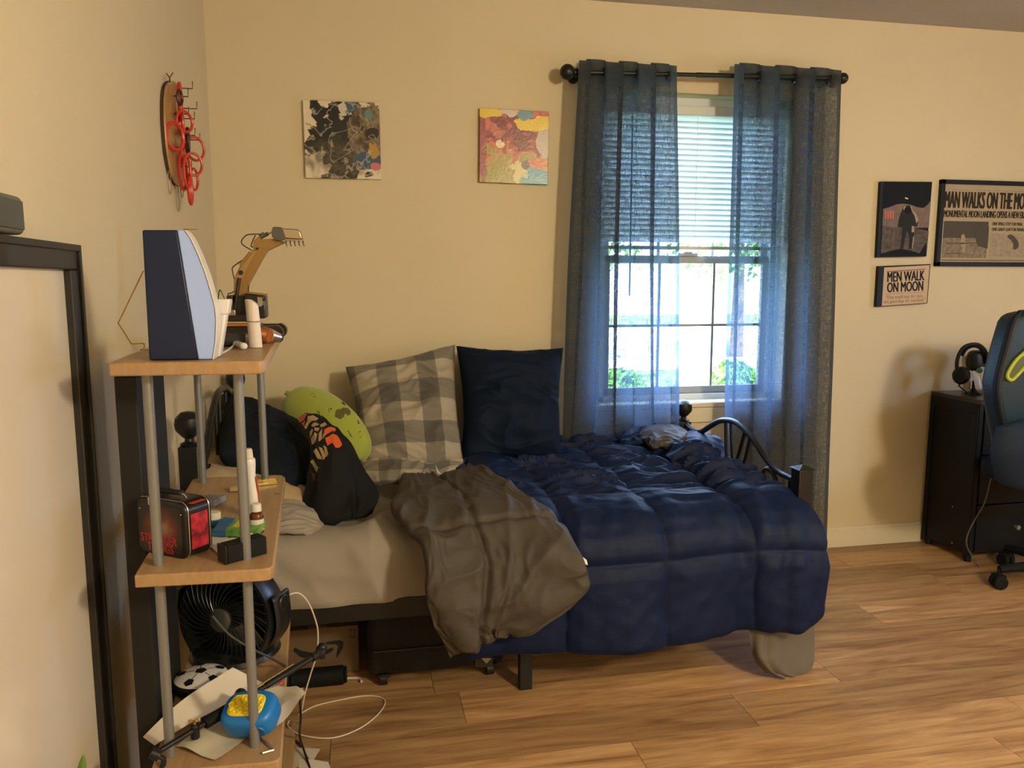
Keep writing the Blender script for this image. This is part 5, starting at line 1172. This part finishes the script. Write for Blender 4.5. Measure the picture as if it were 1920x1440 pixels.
for k in range(4):
    def bl_(u, v, a0=k*PI/2): a = a0+u*1.05-.2*v; r = .03+v*.075; return MF @ Vector((r*math.cos(a), r*math.sin(a), .02-.03*u))
    shell('blade', bl_, 8, 8, .002, FB, fan, edge=0)
bm = bmesh.new(); lathe(bm, [(0, -.058), (.03, -.075), (.06, -.072), (Rf-.028, -.060)], 40, MF); obj('rear_cover', bm, FB, fan)
# fork stand with pivots and base
fx = MF.to_3x3() @ Vector((1, 0, 0)); fx.z = 0; fx.normalize(); fy = Vector((-fx.y, fx.x, 0))
for s in (1, -1):
    P = [(Rf+.003, .02), (Rf+.010, .01), (Rf+.012, -.06), (Rf*.8, -.115)]
    def arm(u, v, s=s):
        q = catmull([(fc+fx*s*a+Vector((0, 0, b))) for a, b in P], 4); i = v*(len(q)-1); k = min(int(i), len(q)-2); p = q[k].lerp(q[k+1], i-k); return p+fy*(u-.5)*(.075-.015*v)
    shell('arm', arm, 8, 20, .007, FB, fan, edge=.12)
    bm = bmesh.new(); p = fc+fx*s*(Rf+.004); cyl(bm, p, p+fx*s*.014, .019, n=28); k_ = obj('pivot_knob', bm, FB, fan, bevel=.003)
bm = bmesh.new(); b0 = Vector((fc.x, fc.y, ZL)); lathe(bm, [(0, .0004), (.098, .0004), (.104, .005), (.100, .016), (.07, .026), (0, .028)], 40, Matrix.Translation(b0)); obj('base', bm, FB, fan)
bm = bmesh.new(); tube(bm, [on(398, 1155, y=1.70), on(430, 1190, y=1.70), on(470, 1215, y=1.70), on(510, 1235, y=1.72), on(536, 1250, y=1.78)], .0028, 8, 6); obj('cord', bm, mat('grey_cable', (.035, .035, .037), .5), fan)
# toy football disc
fb = thing('football_disc', 'white toy football disc with black pentagons and black rim', 'toy', on(375, 1292, z=ZL)); c = on(374, 1288, z=ZL); Td = Matrix.Translation((c.x+.004, c.y+.005, ZL))
bm = bmesh.new(); lathe(bm, [(0, .0004), (.056, .0004), (.062, .006), (.062, .018), (.057, .022), (0, .022)], 40, Td); obj('rim', bm, BLK, fb)
def cap_(r): return .0235+.012*(1-(r/.058)**2)
bm = bmesh.new(); lathe(bm, [(.056, .0225)]+[(r, cap_(r)) for r in (.052, .04, .028, .014)]+[(0, .0355)], 40, Td); obj('dome', bm, PWH, fb)
for k in range(6):
    a0 = 0 if k == 0 else 2*PI*k/5+.5; r0 = 0 if k == 0 else .042
    cx, cy = r0*math.cos(a0), r0*math.sin(a0); bm = bmesh.new(); V = []
    for i in range(5):
        a = 2*PI*i/5+a0; rr = .013 if k == 0 else .011; x, y = cx+rr*math.cos(a), cy+rr*math.sin(a); V.append(Td @ Vector((x, y, cap_(min(.056, math.hypot(x, y)))+.0007)))
    extr(bm, V, (0, 0, .0004)); obj('pentagon', bm, BLK, fb)
for k in range(5):
    a0 = 2*PI*k/5+.5; bm = bmesh.new(); tube(bm, [Td @ Vector((r*math.cos(a0), r*math.sin(a0), cap_(r)+.0004)) for r in (.013, .022, .032)], .0006, 5, 2); obj('seam', bm, BLK, fb)
# papers on the lower shelf
def ppaper(nm, pts4, zs, lab, m, bend, grp='papers on the lower shelf', n=20):
    P = [on(x, y, z=z) for (x, y), z in zip(pts4, zs)]
    def f(u, v):
        p = (P[0]*(1-u)+P[1]*u)*(1-v)+(P[3]*(1-u)+P[2]*u)*v; return p+Vector((0, 0, bend(u, v)))
    return tag(shell(nm, f, n, n, .0006, m, None, edge=0), lab, 'paper', grp)
ppaper('paper_sheet', [(268, 1382), (436, 1248), (498, 1280), (290, 1398)], (ZL+.006, ZL+.060, ZL+.020, ZL+.004), 'long white paper sheet leaning over the toy football disc', PAPW, lambda u, v: .004*math.sin(u*5)+.008*math.sin(PI*u)*(1-v))
ppaper('paper_sheet', [(330, 1400), (470, 1300), (572, 1292), (405, 1428)], (ZL+.003, ZL+.012, ZL+.016, ZL+.003), 'wrinkled handwritten paper under the blue speaker', PAPL, lambda u, v: .004*math.sin(u*6+v*3)+.003*math.sin(v*7))
ppaper('paper_sheet', [(480, 1280), (556, 1288), (574, 1300), (520, 1365)], (ZL+.012, ZL+.020, ZL+.022, ZL+.004), 'white paper end sticking out beyond the shelf edge', PAPW, lambda u, v: .003*math.sin(u*7+v*2))
# blue portable speaker
bs = thing('blue_speaker', 'blue rounded portable speaker with yellow honeycomb top on the lower shelf', 'speaker', on(470, 1362, z=ZL))
c = on(471, 1336, y=1.50); c.z = ZL+.044; MB_ = Matrix.Translation(c) @ Matrix.Rotation(-.28, 4, 'Z') @ Matrix.Rotation(.45, 4, 'X') @ Matrix.Rotation(-.12, 4, 'Y')
BLU = mat('bright_blue_rubber', (.004, .15, .52), .4); YEL = mat('bright_yellow', (.72, .58, .03), .4)
def superell(a, b, c_, e1, e2, M, z0=-1, z1=1, n=48):
    bm = bmesh.new(); G = []; sgn = lambda w, m: math.copysign(abs(w)**m, w)
    for j in range(25):
        ph = -PI/2+PI*j/24; r = []
        for i in range(n):
            th = 2*PI*i/n; r.append(bm.verts.new(M @ Vector((a*sgn(math.cos(ph), e1)*sgn(math.cos(th), e2), b*sgn(math.cos(ph), e1)*sgn(math.sin(th), e2), c_*sgn(math.sin(ph), e1)))))
        G.append(r)
    for A, B in zip(G, G[1:]):
        for i in range(n): bm.faces.new((A[i], A[(i+1) % n], B[(i+1) % n], B[i]))
    bmesh.ops.remove_doubles(bm, verts=bm.verts, dist=1e-6); bmesh.ops.recalc_face_normals(bm, faces=bm.faces); return bm
obj('body', superell(.054, .040, .028, .45, .62, MB_), BLU, bs, angle=60)
obj('yellow_panel', superell(.036, .024, .004, .3, .5, MB_ @ Matrix.Translation((0, 0, .027))), YEL, bs, angle=60)
bm = bmesh.new()
for i in range(-2, 3):
    for j in range(-1, 2):
        x, y = i*.0145+(j % 2)*.007, j*.0135
        if abs(x) < .033: lathe(bm, [(.0062, .0305), (.0075, .0312), (.0058, .0345), (.0045, .0335), (0, .0325)], 6, MB_ @ Matrix.Translation((x, y, 0)))
obj('honeycomb_cells', bm, YEL, bs)['kind'] = 'stuff'
bm = bmesh.new(); lathe(bm, [(0, 0), (.012, 0), (.0128, .0008), (.0135, 0), (.0138, -.002)], 28, MB_ @ Matrix.Translation((.028, -.0385, -.002)) @ Matrix.Rotation(PI/2, 4, 'X')); obj('side_button', bm, mat('blue_button', (.003, .10, .38), .4), bs)
obj('yellow_foot', superell(.040, .028, .004, .4, .6, MB_ @ Matrix.Translation((0, 0, -.029))), YEL, bs)
# microphone boom arm
mb = thing('microphone_boom', 'black microphone boom arm lying across the lower shelf', 'microphone arm', on(440, 1335, z=ZL))
A = on(288, 1415, y=1.425); B = on(604, 1222, y=1.70)
dirv = (B-A).normalized(); L_ = (B-A).length
bm = bmesh.new(); cyl(bm, A, B, .0052, n=16); obj('tube', bm, BLACKMET, mb)
bm = bmesh.new(); cyl(bm, A+dirv*L_*.26, A+dirv*L_*.46, .0115, n=20); obj('foam_grip', bm, BLKM, mb, bevel=.002)
bm = bmesh.new(); cyl(bm, A+dirv*L_*.62, A+dirv*L_*.99, .0068, n=16); obj('outer_tube', bm, BLACKMET, mb)
bm = bmesh.new(); p = A+dirv*L_*.21; cyl(bm, p-Vector((0, 0, .018)), p+Vector((0, 0, .010)), .0085, n=18); obj('clamp', bm, BLK, mb, bevel=.002)
bm = bmesh.new(); q = p+Vector((0, 0, .014)); cyl(bm, p+Vector((0, 0, .008)), q, .003, n=10); box(bm, (q.x-.006, q.y, q.z+.004), (.010, .002, .007), .3); box(bm, (q.x+.006, q.y, q.z+.004), (.010, .002, .007), .3); obj('wing_screw', bm, mat('brass', (.45, .36, .18), .25, .9), mb, bevel=.0006)
bm = bmesh.new(); cyl(bm, B-dirv*.004-Vector((.010, 0, 0)), B-dirv*.004+Vector((.010, 0, 0)), .015, n=24); sph(bm, B+Vector((0, 0, .010)), .011, 16); obj('end_knob', bm, BLK, mb, bevel=.003)
bm = bmesh.new(); cyl(bm, B-dirv*.03, B, .0095, n=18); obj('collar', bm, BLK, mb)
bm = bmesh.new(); cyl(bm, A-Vector((.004, 0, -.004)), A+Vector((.010, .0, -.004)), .010, n=18); tube(bm, [A, A+Vector((.016, .002, -.012)), A+Vector((.012, 0, -.030))], .005, 8, 3); obj('end_joint', bm, BLK, mb)
bm = bmesh.new(); p = A+dirv*L_*.50+Vector((-.012, 0, .006)); cyl(bm, p-Vector((0, .012, 0)), p+Vector((0, .012, 0)), .012, n=20); obj('tension_knob', bm, BLK, mb, bevel=.003)
bm = bmesh.new(); cyl(bm, A+dirv*L_*.50+Vector((0, 0, .009)), A+dirv*L_*.80+Vector((0, .0, .012)), .0016, n=8); obj('spring_rod', bm, mat('brass', (.45, .36, .18), .25, .9), mb)
# allen key, push pin
bm = bmesh.new(); tube(bm, [on(488, 1382, z=ZL+.003), on(511, 1403, z=ZL+.003), on(513, 1406, z=ZL+.003), on(492, 1412, z=ZL+.003)], .0026, 6, 1, smooth=False); tag(obj('allen_key', bm, mat('steel', (.45, .42, .40), .3, .8)), 'steel hex key at the front right of the lower shelf', 'hex key')
pn = thing('push_pin', 'red push pin lying on the paper by the shelf edge', 'push pin', on(523, 1285, z=ZL+.02)); p = on(523, 1283, z=ZL+.024)
bm = bmesh.new(); cyl(bm, p, p+Vector((.008, .003, .003)), .0042, .003, 12); obj('head', bm, mat('red_gloss', (.45, .02, .05), .3), pn)
bm = bmesh.new(); cyl(bm, p-Vector((.016, .004, .004)), p, .0007, n=6); obj('needle', bm, SILV, pn)
# white charger card & cable behind the fan
cw = thing('white_cable', 'long white charging cable looping from the lower shelf to the floor', 'cable', on(640, 1385, z=0))
WC = mat('white_cable_rubber', (.62, .58, .50), .45)
P = [on(530, 1125, y=1.98), on(545, 1114, y=1.99), on(562, 1113, y=2.0), on(578, 1130, y=2.01), on(590, 1158, y=2.02), on(596, 1185, y=2.03), on(594, 1225, y=2.04), on(583, 1262, y=2.05), on(572, 1300, y=2.06), on(566, 1330, y=2.08)]
P += [on(561, 1345, z=.12)-Vector((0, 0, 0))]
P = P[:-1]+[on(560, 1356, z=.03), on(545, 1350, z=.004), on(540, 1362, z=.003), on(565, 1378, z=.003), on(620, 1384, z=.003), on(670, 1368, z=.003), on(706, 1342, z=.003), on(722, 1318, z=.003), on(712, 1307, z=.003), on(680, 1305, z=.003), on(630, 1314, z=.003), on(590, 1324, z=.003), on(560, 1340, z=.003)]
bm = bmesh.new(); tube(bm, P, .0021, 8, 8); obj('cord', bm, WC, cw)
wp = shell('white_card', netf([[(528, 1122, 1.965), (538, 1116, 1.97)], [(524, 1150, 1.965), (545, 1142, 1.97)], [(520, 1178, 1.965), (530, 1165, 1.97)]]), 4, 6, .002, PAPW, None, edge=0)
tag(wp, 'small white paper card behind the right side of the fan', 'paper')
bm = bmesh.new(); tube(bm, [on(562, 1310, y=1.9), on(564, 1345, y=1.92), on(562, 1380, z=.06), on(571, 1410, z=.02), on(582, 1445, z=.006), on(590, 1480, z=.004)], .003, 8, 8); tag(obj('black_cable', bm, BLK), 'black cable running down beside the shelf to the floor', 'cable')
bm = bmesh.new(); tube(bm, [on(535, 1388, z=.004), on(552, 1388, z=.004), on(566, 1400, z=.004), on(578, 1425, z=.004), on(600, 1440, z=.004)], .0035, 8, 6); tag(obj('brown_cable', bm, mat('brown_cable', (.06, .02, .015), .5)), 'dark brown cable curling over the papers on the floor', 'cable')
ppaper('floor_paper', [(530, 1404), (601, 1405), (585, 1432), (530, 1450)], (.001, .004, .002, .001), 'cream paper on the floor beside the shelf foot', PAPL, lambda u, v: .003*math.sin(u*3)+.001, grp='papers on the floor')
ppaper('floor_paper', [(560, 1424), (615, 1428), (625, 1452), (560, 1460)], (.006, .006, .006, .006), 'white paper on the floor by the brown cable', PAPW, lambda u, v: .002*math.sin(u*4)+.0005, grp='papers on the floor')
bm = bmesh.new(); a = on(648, 1272, z=.006); b = on(672, 1272, z=.006); tube(bm, [on(640, 1278, z=.006), a, b, on(678, 1278, z=.006)], .004, 8, 4); tag(obj('white_plug', bm, WC), 'white plug end on the floor in front of the cardboard box', 'plug')

# ================================================================= RIGHT SIDE
BKW = mat('black_ash', (.006, .007, .009), .5, spec=.25, bump=.08, bscale=90)
dc = thing('black_drawer_cabinet', 'black wooden drawer cabinet against the wall under the framed newspaper', 'cabinet', (2.95, 3.08, 0))
cx0, cx1, cy0, cy1 = 2.722, 3.20, 2.935, 3.243
bm = boxb(cx0, cx1, cy0, cy1, .735, .757); obj('top', bm, mat('black_top', (.020, .018, .016), .3), dc, bevel=.002)
bm = boxb(cx0+.002, cx0+.026, cy0+.006, cy1, .035, .7345)
obj('side_panel', bm, BKW, dc, bevel=.002)
bm = bmesh.new()
for y0, y1 in ((cy0+.008, cy0+.035), (cy1-.03, cy1-.004)): boxb(cx0-.004, cx0+.0015, y0, y1, .015, .734, bm)
boxb(cx0-.004, cx0+.0015, cy0+.0355, cy1-.0305, .69, .734, bm)
obj('side_frame', bm, BKW, dc, bevel=.0015)
obj('side_panel', boxb(cx1-.026, cx1-.002, cy0+.006, cy1, .035, .7345), BKW, dc, bevel=.002)
obj('back_panel', boxb(cx0+.027, cx1-.027, cy1-.01, cy1, .04, .734), BKW, dc)
for z0, z1 in ((.05, .27), (.276, .50), (.506, .73)):
    d = obj('drawer', boxb(cx0+.028, cx1-.028, cy0, cy1-.02, z0, z1), BKW, dc, bevel=.002)
    bm = bmesh.new(); cyl(bm, ((cx0+cx1)/2, cy0-.018, (z0+z1)/2), ((cx0+cx1)/2, cy0, (z0+z1)/2), .011, n=18); obj('knob', bm, SILV, d)
for y in (cy0+.03, cy1-.03):
    for x in (cx0+.02, cx1-.02):
        bm = bmesh.new(); cyl(bm, (x, y, 0), (x, y, .034), .016, n=16); obj('foot', bm, BLK, dc)
for px, py in ((1786, 950), (1785, 1018)):
    p = on(px, py, x=cx0); bm = bmesh.new(); cyl(bm, (cx0+.0021, p.y, p.z), (cx0-.001, p.y, p.z), .004, n=12); obj('screw', bm, SILV, dc)
bm = bmesh.new(); tube(bm, [on(1870, 850, y=2.86), on(1856, 905, y=2.88), on(1845, 945, y=2.9), on(1822, 985, y=2.905), on(1812, 1020, y=2.91), Vector((2.735, 2.90, .012)), Vector((2.728, 2.88, .004))], .0028, 8, 6); tag(obj('power_cable', bm, mat('grey_cable2', (.10, .10, .09), .5)), 'thin grey cable hanging in front of the black drawer cabinet', 'cable')
# headphones
ZH = .758
hs_ = thing('headphones', 'black over-ear headset resting on a white stand on the black cabinet', 'headphones', (2.84, 3.08, ZH))
YH = 3.09
z2 = lambda P: [(1700+a*220/1440, 560+b*220/1440) for a, b in P]
def hp(a, b, y=YH): return on(*z2([(a, b)])[0], y=y)
bm = bmesh.new(); tube(bm, [hp(625, 900), hp(615, 800), hp(640, 690), hp(700, 600), hp(790, 562), hp(880, 565), hp(950, 620), hp(985, 700), hp(1000, 800)], .0085, 10, 8); obj('headband', bm, BLK, hs_)
bm = bmesh.new(); tube(bm, [hp(680, 700, YH-.006), hp(730, 620, YH-.006), hp(810, 585, YH-.006), hp(890, 600, YH-.006), hp(940, 660, YH-.006)], .007, 10, 8); obj('headband_pad', bm, BLKM, hs_)
def cup(c, ax_, r, nm):
    M = Matrix.Translation(c) @ Vector(ax_).normalized().to_track_quat('Z', 'Y').to_matrix().to_4x4() @ Matrix.Diagonal((1, 1.12, 1, 1))
    bm = bmesh.new(); lathe(bm, [(0, -.018), (r*.75, -.016), (r, -.006), (r, .004), (0, .004)], 28, M); o = obj(nm, bm, BLK, hs_)
    bm = bmesh.new(); lathe(bm, [(r*.55, .004), (r*.98, .004), (r*1.02, .014), (r*.85, .022), (r*.6, .016), (r*.55, .004)], 28, M); obj('cushion', bm, BLKM, o)
cup(hp(665, 945), (.8, .5, .1), .036, 'ear_cup'); cup(hp(985, 770, YH+.03), (-.7, -.6, .1), .038, 'ear_cup')
cen_ = hp(850, 720, YH+.035); MH = Matrix.Translation(cen_) @ Vector((.15, -1, .1)).normalized().to_track_quat('Z', 'Y').to_matrix().to_4x4()
bm = bmesh.new(); tube(bm, [hp(690, 1040), hp(640, 1060), hp(700, 1120), hp(780, 1170), hp(850, 1215, YH-.05)], .0035, 8, 6); obj('cable', bm, BLK, hs_)
# controller and its stand
ct = thing('game_controller', 'white and black game controller with a green button on the black cabinet', 'controller', (2.86, 3.1, ZH))
bm = bmesh.new(); tube(bm, [hp(820, 900, 3.06), hp(850, 960, 3.04), hp(885, 1090, 3.03)], lambda t: .009+.006*t, 14, 6); sph(bm, hp(885, 1085, 3.03), .0155, 16); obj('white_grip', bm, PWH, ct)
bm = bmesh.new(); tube(bm, [hp(925, 862, 3.05), hp(1000, 868, 3.07)], .010, 12, 3); obj('white_grip', bm, PWH, ct)
bm = bmesh.new(); sph(bm, hp(895, 882, 3.035), .013, 16); obj('green_button', bm, mat('green_plastic', (.03, .14, .06), .35), ct)
bm = superell(.045, .03, .05, .6, .7, Matrix.Translation(hp(860, 760, 3.13))); obj('body', bm, BLK, ct)
bm = bmesh.new(); p = Vector((hp(860, 760, 3.13).x, 3.13, ZH)); cyl(bm, p+Vector((0, 0, .0004)), p+Vector((0, 0, .008)), .04, n=28); cyl(bm, p+Vector((0, 0, .008)), p+Vector((0, 0, .06)), .012, n=16); obj('stand', bm, BLK, ct)
bm = bmesh.new(); tube(bm, [hp(740, 1100, 3.16), hp(735, 960, 3.165), hp(725, 780, 3.17), hp(722, 700, 3.17)], .016, 12, 4); p = hp(740, 1100, 3.16); cyl(bm, (p.x, 3.16, ZH+.0003), (p.x, 3.16, ZH+.02), .02, n=20)
obj('headset_stand', bm, mat('cream_plastic', (.42, .38, .30), .5), hs_)
# gaming chair
gc_ = thing('gaming_chair', 'dark teal gaming chair with lime-edged slots at the right edge', 'chair', (2.62, 2.42, 0))
TEAL = mat('dark_teal_leather', (.009, .023, .028), .45, spec=.35, bump=.1, bscale=150); CHB = mat('chair_black', (.006, .008, .014), .6, spec=.2); LIME = mat('lime_trim', (.36, .42, .03), .45); CHF = mat('chair_blue_mesh', (.008, .017, .040), .7, spec=.2)
Yc = 2.42; xm_ = on(1985, 700, y=Yc).x
half = [(1885, 588), (1905, 583), (1985, 583)]
left = [(1985, 584), (1910, 585), (1890, 590), (1880, 604), (1868, 645), (1856, 690), (1850, 720), (1851, 748), (1858, 785), (1866, 825), (1872, 870), (1874, 905), (1985, 912)]
L = [on(a, b, y=Yc)+Vector((.045, 0, 0)) for a, b in left]; xm_ += .045; Rr = [Vector((2*xm_-p.x, p.y, p.z)) for p in L][::-1]
tilt = Matrix.Translation((0, Yc, .5)) @ Matrix.Rotation(-.10, 4, 'X') @ Matrix.Translation((0, -Yc, -.5))
bm = bmesh.new(); extr(bm, L[1:-1]+[p for p in Rr[1:-1]], (0, .085, 0)); back = obj('backrest', bm, TEAL, gc_, bevel=.022, seg=4)
edge = catmull(L[1:-1]+Rr[1:-1], 3, True)
bm = bmesh.new(); tube(bm, [p+Vector((0, .0, 0)) for p in edge], .009, 8, 1, closed=True); obj('piping', bm, CHB, back)
for s in (1, -1):
    P = [on(a, b, y=Yc-.004) for a, b in ((1889, 702), (1893, 712), (1902, 709), (1925, 684), (1945, 664), (1948, 652), (1938, 648), (1922, 660), (1903, 678))]
    if s < 0: P = [Vector((2*xm_-p.x, p.y, p.z)) for p in P]
    bm = bmesh.new(); tube(bm, P, .0065, 8, 5, closed=True); sl_ = obj('lime_slot_rim', bm, LIME, back)
    bm = bmesh.new(); extr(bm, catmull(P, 4, True), (0, .004, 0)); obj('slot_inside', bm, mat('olive_slot', (.07, .085, .012), .6), sl_)
    P = [on(a, b, y=Yc-.002) for a, b in ((1872, 760), (1880, 800), (1890, 850), (1892, 895))]
    if s < 0: P = [Vector((2*xm_-p.x, p.y, p.z)) for p in P]
    bm = bmesh.new(); tube(bm, P, .006, 8, 5); obj('seam', bm, CHB, back)
bm = boxb(2.70, 3.12, 2.52, 2.91, .42, .52); obj('seat', bm, CHF, gc_, bevel=.04, seg=5)
bm = bmesh.new(); f = netf([[(1868, 800, 2.36), (1920, 785, 2.34), (1985, 780, 2.34), (2060, 785, 2.34), (2110, 800, 2.36)], [(1856, 850, 2.36), (1915, 850, 2.32), (1985, 850, 2.32), (2065, 850, 2.32), (2120, 850, 2.36)], [(1868, 905, 2.37), (1920, 920, 2.34), (1985, 925, 2.34), (2060, 920, 2.34), (2110, 905, 2.37)]]); bm.free()
shell('lumbar_cover', lambda u, v: f(u, v) if u <= 1 else f(u, v), 30, 30, .05, CHF, gc_, lambda u, v: .004*nz(u*5, v*5), edge=.3)
bm = boxb(2.80, 3.0, 2.5, 2.7, .385, .419); obj('seat_plate', bm, BLACKMET, gc_, bevel=.004)
xb, yb_ = 2.90, 2.60
bm = bmesh.new(); cyl(bm, (xb, yb_, .12), (xb, yb_, .385), .028, n=20); obj('gas_lift', bm, BLACKMET, gc_)
bm = bmesh.new(); cyl(bm, (xb, yb_, .075), (xb, yb_, .125), .045, n=24); obj('hub', bm, BLKM, gc_, bevel=.004)
tipc = on(1852, 1072, y=2.60)
for k in range(5):
    a = math.radians(168+72*k); d = Vector((math.cos(a), math.sin(a), 0)); L5 = .285
    e = Vector((xb, yb_, .085))+d*L5
    bm = bmesh.new(); tube(bm, [Vector((xb, yb_, .10))+d*.04, Vector((xb, yb_, .095))+d*.18, e+Vector((0, 0, -.002))], lambda t: .026-.010*t, 10, 4); leg = obj('base_leg', bm, BLKM, gc_)
    bm = bmesh.new(); o_c = e+Vector((0, 0, -.055))
    side = Vector((-d.y, d.x, 0))
    for s in (-1, 1): cyl(bm, o_c+side*s*.008, o_c+side*s*.026, .028, n=24)
    cyl(bm, e+Vector((0, 0, -.03)), e, .008, n=10); box(bm, (0, 0, 0), (.040, .05, .022), M=Matrix.Translation(o_c+Vector((0, 0, .020))) @ Matrix.Rotation(a, 4, 'Z'))
    obj('caster', bm, BLKM, leg, bevel=.004, seg=3)
